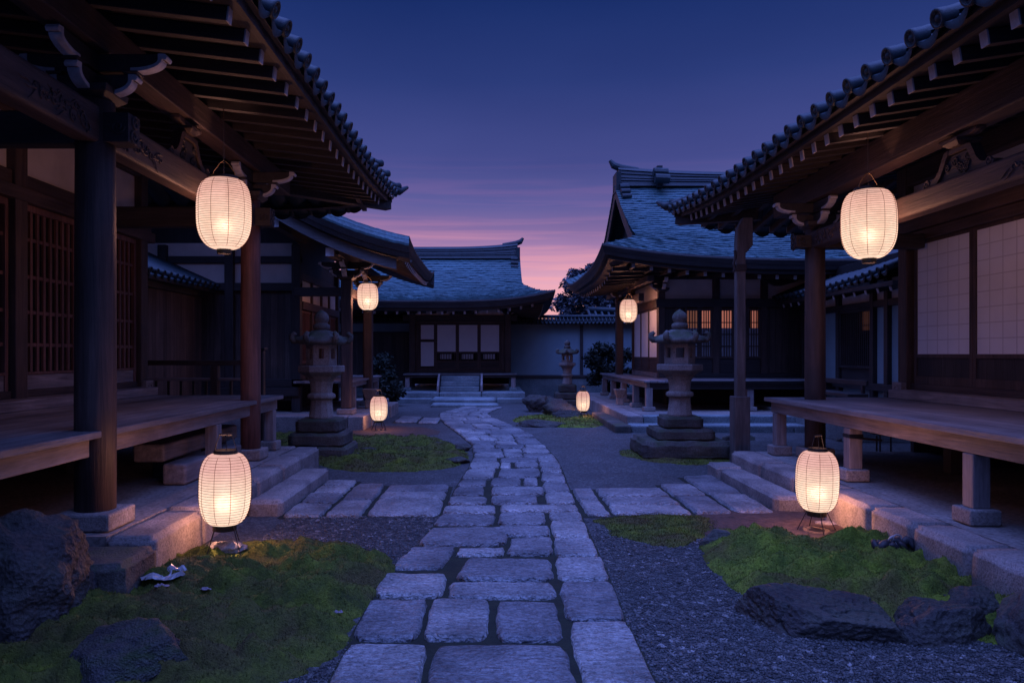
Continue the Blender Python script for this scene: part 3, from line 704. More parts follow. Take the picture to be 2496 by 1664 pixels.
    b = MB(); b.box(X(xw-.09), X(xw+.09), w0, w1, q['pl1']+.002, zr(xw)-.003); b.build('wall_plate', M['wood_y'], root, .01)
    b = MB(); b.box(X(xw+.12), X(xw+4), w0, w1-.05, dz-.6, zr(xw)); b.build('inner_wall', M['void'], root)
    b = MB(); b.box(X(xw+.11), X(xw+4.02), w1-.06, w1+.02, pz+.0, zr(xw)-.01); b.build('end_wall', M['plank_x'], root)
    # podium
    pd = thing('stone_podium', (X(q['xe']+.5), q['py0'], 0), q['plabel'], 'podium')
    b = MB(); b.box(X(q['xe']+.33), X(xw+3), q['py0']+.05, q['py1']-.33, -.05, pz-.006); b.build('terrace_top', M['terrace'], pd)
    y_ = q['py0']; 
    while y_ < q['py1']-.05:
        L = min(random.uniform(.62, 1.05), q['py1']-y_)
        if q['py1']-y_-L < .35: L = q['py1']-y_
        j = random.uniform(-.012, .012); b = MB(); xa_, xb_ = sorted((X(q['xe'])+j, X(q['xe']+.325))); rough_box(b, xa_, xb_, y_+.007, y_+L-.007, -.05, pz+random.uniform(-.008,.008), .010, 10, y_*3, .028); b.build('edge_stone', M['granite'], pd, smooth=True); y_ += L
    v = q['xe']+.33
    while v < xw+1.2:
        L = random.uniform(.7, 1.1); b = MB(); b.box(X(v+.006), X(v+L-.006), q['py1']-.325, q['py1'], -.05, pz+random.uniform(-.006,.006)); b.build('edge_stone', M['granite'], pd, .02, seg=3); v += L
    return root, zr

# left hall ------------------------------------------------------------
qL = dict(label='near left timber hall with lattice doors and round eave tiles', plabel='granite podium under the hall with lattice doors',
  xp=3.0, xd=2.9, xw=5.0, xr=1.9, xt=1.68, xe=2.43, pillars=[(5.6,.143),(9.2,.120)], zcap=3.50, bs=.86, y0=.5, y1=10.3, yk=10.6, k0=3.87, k1=4.12, n0=3.17, n1=3.45,
  struts=[7.25], slope=.12, rsp=.37, ry0=4.6, yc=13.0, u0=8.5, up=.17, zt=4.25, rs=.42, hip=((.06,.0,3.0),(.17,.25,2.2),(.28,.4,1.6)), tsp=.33, dy0=1.5, dy1=10.3, legs=[10.1,8.05,4.2,2.2], wy0=1.5, wy1=10.6,
  posts=[10.45,7.72,5.3,2.9], lintels=[(3.2,3.34,.12),(3.345,3.5,.06)], pl0=3.502, pl1=4.08, py0=5.25, py1=10.45)
HL, zrL = near_hall(-1, qL)
def lattice(y0, y1, root, xw, s, z0=1.22, z1=3.198):
    fr = MB(); xa, xb = s*(xw-.035), s*(xw+.02)
    fr.box(xa, xb, y0, y0+.05, z0, z1); fr.box(xa, xb, y1-.05, y1, z0, z1); fr.box(xa, xb, y0+.05, y1-.05, z1-.07, z1); fr.box(xa, xb, y0+.05, y1-.05, 1.38, 1.41)
    n = int((y1-y0-.1)/.116); d = (y1-y0-.1)/n
    for i in range(1, n): fr.box(s*(xw-.02), s*(xw+.01), y0+.05+i*d-.021, y0+.05+i*d+.021, 1.41, z1-.07)
    for z in (1.70, 2.05, 2.43, 2.83): fr.box(s*(xw-.012), s*(xw+.002), y0+.05, y1-.05, z-.02, z+.02)
    o = fr.build('lattice_door', M['lattice'], root, .004)
    k = MB(); k.box(s*(xw-.02), s*(xw+.015), y0+.05, y1-.05, z0, 1.38); k.build('kick_panel', M['grey_y'], o, .004)
for a, b_ in ((3.0,4.1),(4.12,5.2),(5.42,6.5),(6.53,7.6),(7.84,9.0),(9.05,10.33)): lattice(a, b_, HL, 5.0, -1)
# right hall -----------------------------------------------------------
qR = dict(label='near right timber hall with tall white paper screens', plabel='granite podium under the hall with paper screens',
  xp=4.06, xd=3.6, xw=5.5, xr=3.4, xt=3.16, xe=3.2, pillars=[(4.75,.125),(9.3,.122)], zcap=3.16, bs=.80, y0=.5, y1=9.8, yk=10.4, k0=3.5, k1=3.82, n0=2.92, n1=3.13,
  struts=[6.4], slope=.15, rsp=.30, ry0=4.2, yc=13.2, u0=8.5, up=.22, zt=3.97, rs=.30, hip=((.0,.1,2.5),), tsp=.33, dy0=1.5, dy1=9.8, legs=[9.6,7.65,5.7,3.6], wy0=1.5, wy1=9.9,
  posts=[9.75,4.95,2.6], lintels=[(3.04,3.16,.10),(3.165,3.40,.15)], pl0=3.402, pl1=3.78, py0=2.4, py1=9.95)
HR, zrR = near_hall(1, qR)
def shoji(y0, y1, root, xw, z0=1.22, z1=3.038, zp=1.60, name='paper_screen'):
    fr = MB(); xa, xb = xw-.03, xw+.02; t = .028
    for c in (y0+t, y1-t): fr.box(xa, xb, c-t, c+t, z0, z1)
    for a, b in ((z0, z0+.10), (zp-.05, zp), (z1-.04, z1)): fr.box(xa+.001, xb-.001, y0+2*t, y1-2*t, a, b)
    o = fr.build(name, M['wood_z'], root, .004)
    p = MB(); p.box(xw-.012, xw+.004, y0+2*t, y1-2*t, zp, z1-.04); p.build('paper', M['paper'], o)
    g = MB(); n = 5
    for i in range(1, n): yy = y0+2*t+(y1-y0-4*t)*i/n; g.box(xw-.0135, xw-.0125, yy-.006, yy+.006, zp, z1-.04)
    k = int((z1-.04-zp)/.165)
    for i in range(1, k): zz = zp+(z1-.04-zp)*i/k; g.box(xw-.0140, xw-.0137, y0+2*t, y1-2*t, zz-.005, zz+.005)
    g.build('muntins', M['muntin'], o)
    w = MB(); w.box(xw-.014, xw+.006, y0+2*t, y1-2*t, z0+.10, zp-.05); w.build('kick_board', M['dark_z'], o)
for i in range(4): shoji(9.6-1.17*(i+1), 9.6-1.17*i-.004, HR, 5.5)
for i in range(2): shoji(2.7+1.05*i, 2.7+1.05*(i+1)-.004, HR, 5.5)

# steps of granite beside the podiums
def block(name, x0, x1, y0, y1, z, label, cat, mat='granite', group=None, bev=.025, z0=-.03):
    b = MB(); rough_box(b, x0, x1, y0, y1, z0, z, .016 if 'dark' in mat else .007, 14, x0*3+y0, bev); o = b.build(name, M[mat], None, smooth=True, loc=((x0+x1)/2, (y0+y1)/2, 0)); tag(o, label, cat, group); return o
block('stone_step', -2.42, -2.08, 7.3, 9.45, .15, 'long granite step below the podium of the lattice-door hall', 'step')
block('stone_step', 2.88, 3.19, 7.5, 9.35, .15, 'long granite step below the podium of the paper-screen hall', 'step')
block('stone_step', 2.86, 3.19, 9.38, 9.85, .17, 'short granite block at the far end of the paper-screen hall step', 'step')
block('stone_block', -2.88, -2.36, 4.72, 5.22, .25, 'dark squared stone block between the big boulder and the podium corner', 'stone block', 'granite_dark', bev=.03)

def timber(name, a, b, w, h, label, mat='grey_y', cat='beam'):
    m = MB(); m.beam(a, b, w, h); o = m.build(name, M[mat], None, .03, seg=3, loc=(a[0], a[1], a[2]-h/2)); tag(o, label, cat)
timber('timber_beam', (-3.16,7.35,.405), (-3.16,9.0,.405), .24, .21, 'squared timber lying on the podium under the left veranda, lower of two')
timber('timber_beam', (-3.46,7.45,.60), (-3.46,9.6,.60), .32, .18, 'rounded timber step under the left veranda, upper of two')
for k, yy in enumerate((7.9, 9.2)):
    b = MB(); b.box(-3.58, -3.34, yy-.1, yy+.1, .30, .509); b.build('chock', M['dark_y'], bpy.data.objects['timber_beam.001'], .01)

# ------------------------------------------------------------------ shingled hip-and-gable halls
def curve_h(t, a): return a*t+(1-a)*t*t
def irimoya(root, cx, cy, La, Wa, Lg, tg, ze, zr, a, up, nrow, ncol, ridge_h, wall_u, wall_w, raf=.42, gable_in=.4, dens=None):
    Hh = zr-ze
    Lf = lambda t: La-(La-Lg)*t/tg if t < tg else Lg
    upf = lambda sf, t: up*abs(sf)**3.4*(1-t)**2
    def front(t, sf, sg, dz=0.0): return (cx+Lf(t)*sf, cy+sg*Wa*(1-t), ze+Hh*curve_h(t, a)+upf(sf, t)+dz)
    def side(t, sf, sg, dz=0.0): return (cx+sg*Lf(t), cy+Wa*(1-t)*sf, ze+Hh*curve_h(t, a)+upf(sf, t)+dz)
    b = MB(); lip = .05
    def jit(p, k, amp=1.0):
        n = nz((p[0]*3.1, p[1]*3.1, k*7.7)); m_ = nz((p[0]*9, p[1]*9, k*3.3)); return (p[0], p[1]+.0*n, p[2]+amp*(.024*n+.018*m_))
    for k in range(nrow):
        t0, t1 = k/nrow, min(1, (k+1.75)/nrow)
        for sg in (-1, 1):
            nc = ncol if sg < 0 else 14
            S = [ -1+2*i/nc for i in range(nc+1)]
            tj = lambda s_: max(0, t0+(.22/nrow)*nz((s_*La*2.2, k*5.1, 1)) if k else 0)
            b.grid([[jit(front(tj(s_)+.5/nrow, s_, sg, -.012), k, 0) for s_ in S], [jit(front(tj(s_), s_, sg, lip*.45), k) for s_ in S], [jit(front(tj(s_), s_, sg, lip), k) for s_ in S], [front(t1, s_, sg, .003) for s_ in S]])
            if t0 < tg:
                S2 = [ -1+2*i/26 for i in range(27)]; t1s = min(t1, tg)
                b.grid([[side(min(t0+.5/nrow, 1), s_, sg, -.012) for s_ in S2], [jit(side(t0, s_, sg, lip*.45), k) for s_ in S2], [jit(side(t0, s_, sg, lip), k) for s_ in S2], [side(t1s, s_, sg, .003) for s_ in S2]])
    ro = b.build('roof', M['shingle'], root, recalc=False)
    # thick layered eave edge and soffit
    per = [front(0, -1+2*i/40, -1) for i in range(40)]+[side(0, -1+2*i/24, 1) for i in range(24)]+[front(0, 1-2*i/40, 1) for i in range(40)]+[side(0, 1-2*i/24, -1) for i in range(25)]
    def ins(p, d, dz): return (cx+(p[0]-cx)*(1-d/La), cy+(p[1]-cy)*(1-d/Wa), p[2]+dz)
    def flat(p, fu): return (p[0], p[1], ze+(p[2]-ze)*fu)
    b = MB()
    b.grid([[ins(p, 0, lip) for p in per], [ins(p, -.012, .0) for p in per], [ins(p, .03, -.10) for p in per], [ins(p, .035, -.102) for p in per], [ins(p, .07, -.20) for p in per], [ins(p, .16, -.205) for p in per],
            [ins(p, .17, -.29) for p in per], [ins(p, .34, -.295) for p in per], [ins(flat(p, .55), .9, -.20) for p in per], [ins(flat(p, .1), La-wall_u+.2, -.02) for p in per]])
    b.build('eave_edge', M['dark_x'], ro, recalc=True)
    # rafters with white ends
    def rafter(p, d_in, ax):
        x, y, z = p; q0 = ins(p, .36, -.35); dirv = Vector((cx-x, 0, 0)).normalized() if ax == 'x' else Vector((0, cy-y, 0)).normalized()
        q1 = Vector(q0)+dirv*d_in+Vector((0,0,.16-(z-ze)*.75))
        r_ = MB(); r_.beam(q0, q1, .07, .09); r_ = r_.build('rafter', M['dark_'+ax], root)
        e = MB(); d = (Vector(q1)-Vector(q0)).normalized(); e.beam(Vector(q0)-d*.012, Vector(q0), .075, .094); e.build('rafter_end', M['white'], r_)
    n = int(2*La/raf)
    for i in range(1, n):
        s_ = -1+2*i/n
        if dens and not dens(cx+La*s_): continue
        rafter(front(0, s_, -1), Wa-wall_w+.1-.36, 'y')
    n = int(2*Wa/raf)
    for sg in (-1, 1):
        if sg > 0 and dens: continue
        for i in range(1, n):
            s_ = -1+2*i/n; rafter(side(0, s_, sg), La-wall_u+.1-.36, 'x')
    # gables
    for sg in (-1, 1):
        gx = cx+sg*(Lg-gable_in); T = np.linspace(tg*.9, 1, 12)
        prof = [front(t, 0, -1) for t in T]+[front(t, 0, 1) for t in T[::-1]]
        b = MB(); b.prism([(gx, p[1], p[2]-.05) for p in prof], (-sg*.06, 0, 0)); go = b.build('gable_panel', M['dark_z'], root)
        b = MB()
        for w in (-1, 1):
            for dd, x_, th in ((.30, cx+sg*(Lg-.03), .06), (.16, cx+sg*(Lg-.12), .05)):
                T2 = np.linspace(tg*.98, 1, 12); P0 = [front(t, 0, w) for t in T2]; rr = []
                for p in P0: rr.append([(x_, p[1], p[2]-.01-(.05 if th < .06 else 0)), (x_, p[1], p[2]-dd-.05), (x_-sg*th, p[1], p[2]-dd-.05), (x_-sg*th, p[1], p[2]-.01)])
                b.grid(rr, closed=True)
        b.build('bargeboard', M['dark_y'], go)
        b = MB(); z_ = zr-.25
        b.prism([(gx+sg*.2, cy+yy, z_-zz) for yy, zz in ((-.1,0),(-.22,.25),(-.12,.34),(-.16,.5),(0,.68),(.16,.5),(.12,.34),(.22,.25),(.1,0))], (sg*.05,0,0)); b.build('gable_pendant', M['grey_y'], go, .01)
    # ridge
    b = MB(); U = np.linspace(-1, 1, 25); rows = []
    for u in U:
        s_ = .16*abs(u)**3; x = cx+u*(Lg-.10)
        rows.append([(x, cy-.26, zr-.06), (x, cy-.2, zr+.06+s_*.3), (x, cy-.23, zr+.065+s_*.3), (x, cy-.17, zr+.11+s_*.5), (x, cy-.2, zr+.115+s_*.5), (x, cy-.15, zr+ridge_h*.55+s_*.7), (x, cy-.18, zr+ridge_h*.56+s_*.7), (x, cy-.14, zr+ridge_h-.1+s_), (x, cy-.17, zr+ridge_h-.095+s_), (x, cy-.1, zr+ridge_h-.02+s_), (x, cy, zr+ridge_h+.02+s_),
                     (x, cy+.17, zr+ridge_h-.06+s_), (x, cy+.16, zr+.1+s_*.5), (x, cy+.26, zr-.06)])
    b.grid(rows); b.add(rows[0], [tuple(range(len(rows[0])))]); b.add(rows[-1], [tuple(range(len(rows[0])))[::-1]])
    rg = b.build('ridge', M['tile'], ro)
    for sg in (-1, 1):
        b = MB(); ex = cx+sg*(Lg-.08)
        b.box(ex-.07, ex+.07, cy-.30, cy+.30, zr-.22, zr+ridge_h*.9); 
        zt = zr+ridge_h+.16
        b.tube([(ex-sg*.6, cy, zt-.1), (ex-sg*.1, cy, zt-.02), (ex+sg*.10, cy, zt+.06), (ex+sg*.20, cy, zt+.20)], [.10, .11, .10, .05], 10)
        for w in (-1, 1):
            for k in range(3): b.tube([(ex-sg*.28, cy+w*(.30+.19*k), zr-.0-.17*k-.1), (ex-sg*.02, cy+w*(.34+.19*k), zr-.02-.17*k-.1)], .09-.008*k, 10)
        b.build('ridge_end_tile', M['tile'], rg, smooth=False)
    return ro, front, side

# far centre hall ------------------------------------------------------
HC = thing('temple_hall', (-1.1, 27, .34), 'small far hall at the end of the path with four paper panels', 'temple hall')
irimoya(HC, -2.25, 29.0, 4.35, 4.4, 3.35, .5, 3.34, 5.38, .36, .36, 27, 130, .40, 3.0, 2.0, .40)
def part(name, mat, par, x0, x1, y0, y1, z0, z1, bev=.008): b = MB(); b.box(x0, x1, y0, y1, z0, z1); return b.build(name, M[mat], par, bev)
for px in (-2.9, .58):
    po = part('pillar', 'wood_z', HC, px-.11, px+.11, 26.9, 27.12, .93, 3.05, .02)
    bracket(HC, (px, 27.0, 3.02), [(0,-1),(-1,0),(1,0)], .62)
part('head_beam', 'dark_x', HC, -3.25, .92, 26.95, 27.10, 2.80, 3.02); part('lintel', 'wood_x', HC, -2.79, .47, 26.97, 27.08, 2.70, 2.797)
part('plaster_panel', 'plaster', HC, -2.79, .47, 27.02, 27.09, 3.022, 3.32); part('sill', 'wood_x', HC, -2.79, .47, 26.96, 27.1, .93, 1.02)
part('inner_wall', 'void', HC, -2.95, .62, 27.3, 31.5, .5, 3.3); part('mullion', 'wood_z', HC, -2.79, -2.66, 26.98, 27.08, 1.022, 2.697); part('mullion', 'wood_z', HC, .33, .468, 26.98, 27.08, 1.022, 2.697)
b = MB(); b.prism([(-1.55,26.93,3.03),(-1.35,26.93,3.2),(-1.0,26.93,3.24),(-.75,26.93,3.2),(-.55,26.93,3.03)], (0,.1,0)); b.build('frog_leg_strut', M['dark_x'], HC, .01)
def cpanel(x0, x1, splits, kick):
    fr = MB(); t = .03
    for c in (x0+t, x1-t): fr.box(c-t, c+t, 27.0, 27.05, 1.022, 2.697)
    zs = sorted(set([v for ab in splits for v in ab]))
    o = None
    for z in [1.022]+[kick]: fr.box(x0+2*t, x1-2*t, 27.001, 27.049, z, z+.06)
    for a, c in splits: fr.box(x0+2*t, x1-2*t, 27.001, 27.049, a-.05, a); fr.box(x0+2*t, x1-2*t, 27.001, 27.049, c, c+.0295)
    o = fr.build('paper_screen', M['wood_z'], HC)
    p = MB()
    for a, c in splits: p.box(x0+2*t, x1-2*t, 27.012, 27.03, a, c)
    p.build('paper', M['paper'], o)
    k = MB(); k.box(x0+2*t, x1-2*t, 27.015, 27.035, 1.082, kick); k.build('kick_board', M['dark_x'], o)
    if len(splits) == 1:
        k = MB()
        for i in range(7): xx = x0+2*t+(x1-x0-4*t)*(i+.5)/7; k.box(xx-.012, xx+.012, 27.005, 27.03, kick+.06, splits[0][0]-.05)
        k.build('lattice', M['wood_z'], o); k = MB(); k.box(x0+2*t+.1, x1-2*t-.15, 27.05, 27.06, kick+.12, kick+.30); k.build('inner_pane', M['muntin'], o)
cpanel(-2.655, -2.06, [(1.08,2.02),(2.16,2.66)], 1.06) if 0 else cpanel(-2.655, -2.06, [(1.16,2.04),(2.14,2.66)], 1.09)
for i in range(3): cpanel(-2.055+.793*i, -2.055+.793*(i+1)-.004, [(1.69,2.66)], 1.30)
vo = part('veranda', 'post_x', HC, -3.05, .87, 25.45, 27.2, .875, .925); part('apron_beam', 'dark_x', vo, -3.0, .82, 25.5, 25.58, .79, .873)
for px in (-2.92, .74):
    lo = part('leg', 'grey_z', vo, px-.075, px+.075, 25.52, 25.66, .45, .789); part('base_stone', 'slate', lo, px-.13, px+.13, 25.46, 25.72, .34, .449, .015)
sr = None
for k in range(3): 
    o = part('stair_tread', 'slate', HC, -1.73, -.42, 24.72+.24*k, 25.46, .345+.17*k+.0, .345+.17*(k+1)-.004, .015)
for px in (-1.8, -.35): 
    b = MB(); b.prism([(px-.035,24.62,.345),(px-.035,25.44,.345),(px-.035,25.44,.94),(px-.035,25.25,.94),(px-.035,24.62,.55)], (.07,0,0)); b.build('stair_stringer', M['grey_y'], HC, .01)
TC = thing('stone_terrace', (-1.1, 25, 0), 'two tier stone terrace under the small far hall', 'terrace')
for x0, x1 in ((-3.15,-1.75),(-1.74,-.35),(-.34,1.1)): part('edge_stone', 'slate', TC, x0+.006, x1-.006, 24.42, 24.9, -.02, .34, .03)
part('terrace_top', 'slate', TC, -3.12, 1.07, 24.91, 32, -.02, .333)
for x0, x1 in ((-3.4,-1.95),(.15,1.45)): part('edge_stone', 'slate', TC, x0+.006, x1-.006, 24.0, 24.41, -.02, .16, .03)
block('stone_step', -1.9, .12, 23.1, 24.40, .20, 'upper wide stone step before the small far hall', 'step', 'slate', bev=.03)
block('stone_step', -1.85, .20, 22.25, 23.09, .085, 'lowest flat stone step where the path meets the small far hall', 'step', 'slate', bev=.03)

# right middle hall ----------------------------------------------------
H2 = thing('temple_hall', (8, 21, .3), 'big shingle-roofed hall with warmly lit lattice windows and thick curved eaves', 'temple hall')
irimoya(H2, 9.0, 21.2, 6.47, 4.22, 5.5, .24, 3.74, 6.42, .72, .36, 34, 220, .36, 4.7, 2.4, .44, .45, dens=lambda x: x < 11)
b = MB()   # joint ornament part-way along the ridge
b.box(4.65, 4.8, 20.82, 21.5, 6.3, 6.9)
for k in range(2): b.tube([(4.55, 20.85-.2*k, 6.72-.22*k), (4.95, 20.85-.2*k, 6.70-.22*k)], .13, 10)
b.build('ridge_joint_tile', M['tile'], bpy.data.objects[[o.name for o in H2.children if o.name.startswith('roof')][0]])
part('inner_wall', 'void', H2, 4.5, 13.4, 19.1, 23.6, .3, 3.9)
for px in (4.3, 5.68, 6.9, 8.6, 10.4): part('post', 'wood_z', H2, px-.085, px+.085, 18.72, 18.89, 1.0, 3.72, .012)
for py in (22.3,): part('post', 'wood_z', H2, 4.22, 4.38, py-.08, py+.08, 1.0, 3.72, .012)
part('wall_plate', 'dark_x', H2, 4.1, 13, 18.70, 18.9, 3.50, 3.72); part('wall_plate', 'dark_y', H2, 4.2, 4.4, 18.9, 23.4, 3.50, 3.715)
part('plaster_panel', 'plaster', H2, 4.39, 12, 18.80, 18.86, 3.0, 3.498); part('plaster_panel', 'plaster', H2, 4.30, 4.36, 18.9, 22.3, 3.0, 3.498)
part('lintel', 'dark_x', H2, 4.15, 12, 18.69, 18.88, 2.78, 2.998); part('lintel', 'wood_y', H2, 4.20, 4.36, 18.9, 22.4, 2.80, 2.997)
part('sill', 'dark_x', H2, 4.39, 12, 18.70, 18.88, 1.0, 1.12); part('sill', 'grey_y', H2, 4.2, 4.38, 18.9, 22.21, 1.0, 1.12)
part('upright_boards', 'plank_x', H2, 4.39, 4.88, 18.78, 18.84, 1.122, 2.778); part('upright_boards', 'plank_x', H2, 6.99, 8.5, 18.78, 18.84, 1.122, 2.778); part('upright_boards', 'plank_x', H2, 8.7, 12, 18.78, 18.84, 1.122, 2.778)
part('dado_boards', 'dark_x', H2, 4.885, 6.81, 18.77, 18.83, 1.122, 1.49)
def litwin(x0, x1, lit, lx0=None, lx1=None):
    fr = MB()
    for c in (x0+.025, x1-.025): fr.box(c-.025, c+.025, 18.74, 18.79, 1.492, 2.778)
    for z in (1.492, 2.70): fr.box(x0+.05, x1-.05, 18.741, 18.789, z, z+.05)
    n = max(4, int((x1-x0-.1)/.062))
    for i in range(1, n): xx = x0+.05+(x1-x0-.1)*i/n; fr.box(xx-.011, xx+.011, 18.745, 18.77, 1.542, 2.70)
    for z in (1.80, 2.10, 2.40): fr.box(x0+.05, x1-.05, 18.765, 18.78, z-.012, z+.012)
    o = fr.build('lattice_window', M['wood_z'], H2)
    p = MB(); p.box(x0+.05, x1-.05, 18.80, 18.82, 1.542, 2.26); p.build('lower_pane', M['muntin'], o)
    p = MB(); p.box(lx0 or x0+.05, lx1 or x1-.05, 18.80, 18.82, 2.262, 2.70); p.build('lit_pane', M[lit], o)
litwin(4.89, 5.26, 'litpane_dim'); litwin(5.265, 5.59, 'litpane'); litwin(5.77, 6.13, 'litpane'); litwin(6.135, 6.46, 'litpane_dim'); litwin(6.465, 6.81, 'litpane', 6.58, 6.74)
for i in range(3):
    y0_ = 19.0+1.06*i; fr = MB(); t = .03; y1_ = y0_+1.056
    for c in (y0_+t, y1_-t): fr.box(4.24, 4.29, c-t, c+t, 1.122, 2.798)
    for a, c in ((1.122,1.2),(1.46,1.52),(2.75,2.798)): fr.box(4.241, 4.289, y0_+2*t, y1_-2*t, a, c)
    o = fr.build('paper_screen', M['wood_z'], H2)
    p = MB(); p.box(4.255, 4.275, y0_+2*t, y1_-2*t, 1.52, 2.75); p.build('paper', M['paper'], o)
    p = MB(); p.box(4.253, 4.277, y0_+2*t, y1_-2*t, 1.2, 1.46); p.build('kick_board', M['wood_y'], o)
for (px, py) in ((3.82, 22.2),):
    po = part('pillar', 'wood_z', H2, px-.11, px+.11, py-.11, py+.11, 1.0, 3.3, .03); bracket(H2, (px, py, 3.26), [(-1,0),(0,-1)], .7)
part('tie_beam', 'wood_y', H2, 3.75, 3.88, 18.9, 22.09, 2.95, 3.16); part('eave_beam', 'wood_y', H2, 3.74, 3.9, 17.8, 24.2, 3.35, 3.50)
bracket(H2, (4.3, 18.72, 3.18), [(0,-1),(-1,0)], .8); frog_strut(H2, (3.815, 20.4, 3.16), .19*1.8, -1)
b = MB(); b.prism([(6.75,18.6,3.5),(6.5,18.6,3.62),(7.9,18.6,3.62),(7.65,18.6,3.42),(7.3,18.6,3.32),(7.1,18.6,3.32)], (0,.1,0)); b.build('bracket', M['dark_x'], H2, .01)
vo = part('veranda', 'deck', H2, 3.45, 4.2, 16.75, 23.7, .95, 1.0); part('veranda_front', 'deck_x', H2, 4.203, 13, 16.75, 18.69, .95, 1.0)
part('apron_beam', 'grey_y', vo, 3.52, 3.6, 16.85, 23.6, .83, .948); part('apron_beam', 'dark_x', vo, 3.601, 13, 16.85, 16.93, .80, .948)
for px, py in ((3.58,16.9),(3.56,18.3),(3.56,20.0),(3.56,21.7),(3.56,23.4),(5.9,16.95),(8.2,16.95),(10.5,16.95)):
    lo = part('leg', 'grey_z', vo, px-.075, px+.075, py-.075, py+.075, .40, .80 if px > 4 else .828); part('base_stone', 'granite', lo, px-.13, px+.13, py-.13, py+.13, .30, .399, .015)
P2 = thing('stone_podium', (8, 20, 0), 'two tier stone podium under the big shingle-roofed hall', 'podium')
part('terrace_top', 'terrace', P2, 3.2, 13, 15.96, 25, -.03, .296)
y_ = 15.6
while y_ < 24.4: L = random.uniform(.8, 1.3); part('edge_stone', 'granite', P2, 2.85, 3.19, y_+.006, y_+L-.006, -.03, .30, .025); y_ += L
x_ = 3.2
while x_ < 13: L = random.uniform(1.3, 2.2); part('edge_stone', 'slate', P2, x_+.006, x_+L-.006, 15.6, 15.95, -.03, .30, .025); x_ += L
y_ = 15.0
while y_ < 17.6: L = random.uniform(.7, 1.1); part('low_step_stone', 'granite_dark', P2, 2.5, 2.83, y_+.006, y_+L-.006, -.03, .15, .03); y_ += L
x_ = 2.84
while x_ < 13: L = random.uniform(1.3, 2.2); part('low_step_stone', 'slate', P2, x_+.006, x_+L-.006, 15.05, 15.59, -.03, .15, .03); x_ += L
def basin(loc, label, sc=1.0):
    t = thing('stone_basin', loc, label, 'basin'); x, y, z = loc
    b = MB(); b.lathe([(.13*sc,0),(.14*sc,.18*sc)], 4, (x,y,z), PI/4); b.build('pedestal', M['granite'], t, .015)
    b = MB(); b.lathe([(.12*sc,.182*sc),(.2*sc,.36*sc),(.22*sc,.42*sc),(.17*sc,.42*sc),(.13*sc,.3*sc)], 4, (x,y,z), PI/4); b.build('bowl', M['lantern_stone'], t, .015)
basin((3.3, 19.1, .30), 'square stone basin beside the paper-screen veranda of the big shingle hall', .95)
basin((-2.95, 17.9, .30), 'stone basin on the terrace below the left middle veranda', 1.1)

# covered corridor on the right ---------------------------------------
C3 = thing('corridor_building', (9, 15, 0), 'low tiled corridor joining the big shingle hall, plaster bays with a barred window', 'corridor')
b = MB(); ev = []; y_ = 13.4
while y_ < 20.6: ev.append((7.15+.0*y_, y_, 3.02+.16*((17-y_)/3.6 if y_ < 17 else 0)**2)); y_ += .27
tile_field(b, ev, (0,1,0), (1,0,.42), [3.2]*len(ev), .055); b.build('roof', M['tile'], C3, smooth=True, recalc=False)
part('fascia', 'dark_y', C3, 7.2, 7.32, 13.3, 20.7, 2.84, 2.93)
for i in range(16):
    yy = 13.5+.45*i; b = MB(); b.beam((7.28, yy, 2.80), (7.9, yy, 3.0), .06, .08); r_ = b.build('rafter', M['dark_x'], C3); b = MB(); b.beam((7.265, yy, 2.795), (7.28, yy, 2.80), .065, .085); b.build('rafter_end', M['white'], r_)
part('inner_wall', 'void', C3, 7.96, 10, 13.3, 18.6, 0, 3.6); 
part('lintel', 'dark_y', C3, 7.74, 7.9, 13.3, 18.6, 2.55, 2.68); part('plaster_panel', 'plaster', C3, 7.82, 7.88, 13.3, 18.6, 2.682, 3.1); part('sill', 'dark_y', C3, 7.72, 7.9, 13.3, 18.6, .86, 1.0)
part('lower_plaster', 'plaster_blue', C3, 7.84, 7.89, 13.3, 18.6, .35, .86); part('base_sill', 'slate', C3, 7.7, 7.95, 13.3, 18.6, -.02, .35, .03)
for py in (13.5, 14.55, 15.1, 16.6, 17.55, 18.5): part('post', 'dark_z', C3, 7.73, 7.88, py-.07, py+.07, .36, 3.1, .01)
for a, c in ((13.57,14.48),(14.62,15.03),(16.67,17.48),(17.62,18.43)): part('plaster_panel', 'plaster_blue', C3, 7.82, 7.87, a, c, 1.002, 2.548)
fr = MB()
for c in (15.2, 16.5): fr.box(7.76, 7.82, c-.03, c+.03, 1.3, 2.548)
for z in (1.3, 2.49): fr.box(7.761, 7.819, 15.23, 16.47, z, z+.055)
for i in range(1, 15): fr.box(7.77, 7.79, 15.23+1.24*i/15-.014, 15.23+1.24*i/15+.014, 1.355, 2.49)
for z in (1.75, 2.2): fr.box(7.792, 7.80, 15.23, 16.47, z-.012, z+.012)
wo = fr.build('lattice_window', M['dark_z'], C3); b = MB(); b.box(7.83, 7.84, 15.23, 15.62, 2.1, 2.49); b.build('lit_pane', M['litpane_dim'], wo)
part('dado_boards', 'dark_y', C3, 7.80, 7.86, 15.18, 16.52, 1.002, 1.298)
def bench(loc, L, label, rz=0):
    t = thing('wooden_bench', loc, label, 'bench'); x, y, z = loc
    o = part('seat', 'dark_y', t, x-.2, x+.2, y-L/2, y+L/2, z+.40, z+.47, .012)
    for k in (-1, 1): part('leg', 'dark_z', t, x-.16, x+.16, y+k*(L/2-.2)-.05, y+k*(L/2-.2)+.05, z, z+.399, .01)
    part('back_rail', 'dark_y', t, x+.15, x+.19, y-L/2, y+L/2, z+.62, z+.72, .01)
    for k in (-1, 1): part('back_post', 'dark_z', t, x+.14, x+.2, y+k*(L/2-.15)-.03, y+k*(L/2-.15)+.03, z+.471, z+.619, .006)
bench((6.9, 14.9, .38), 1.9, 'dark wooden bench before the barred window of the corridor')
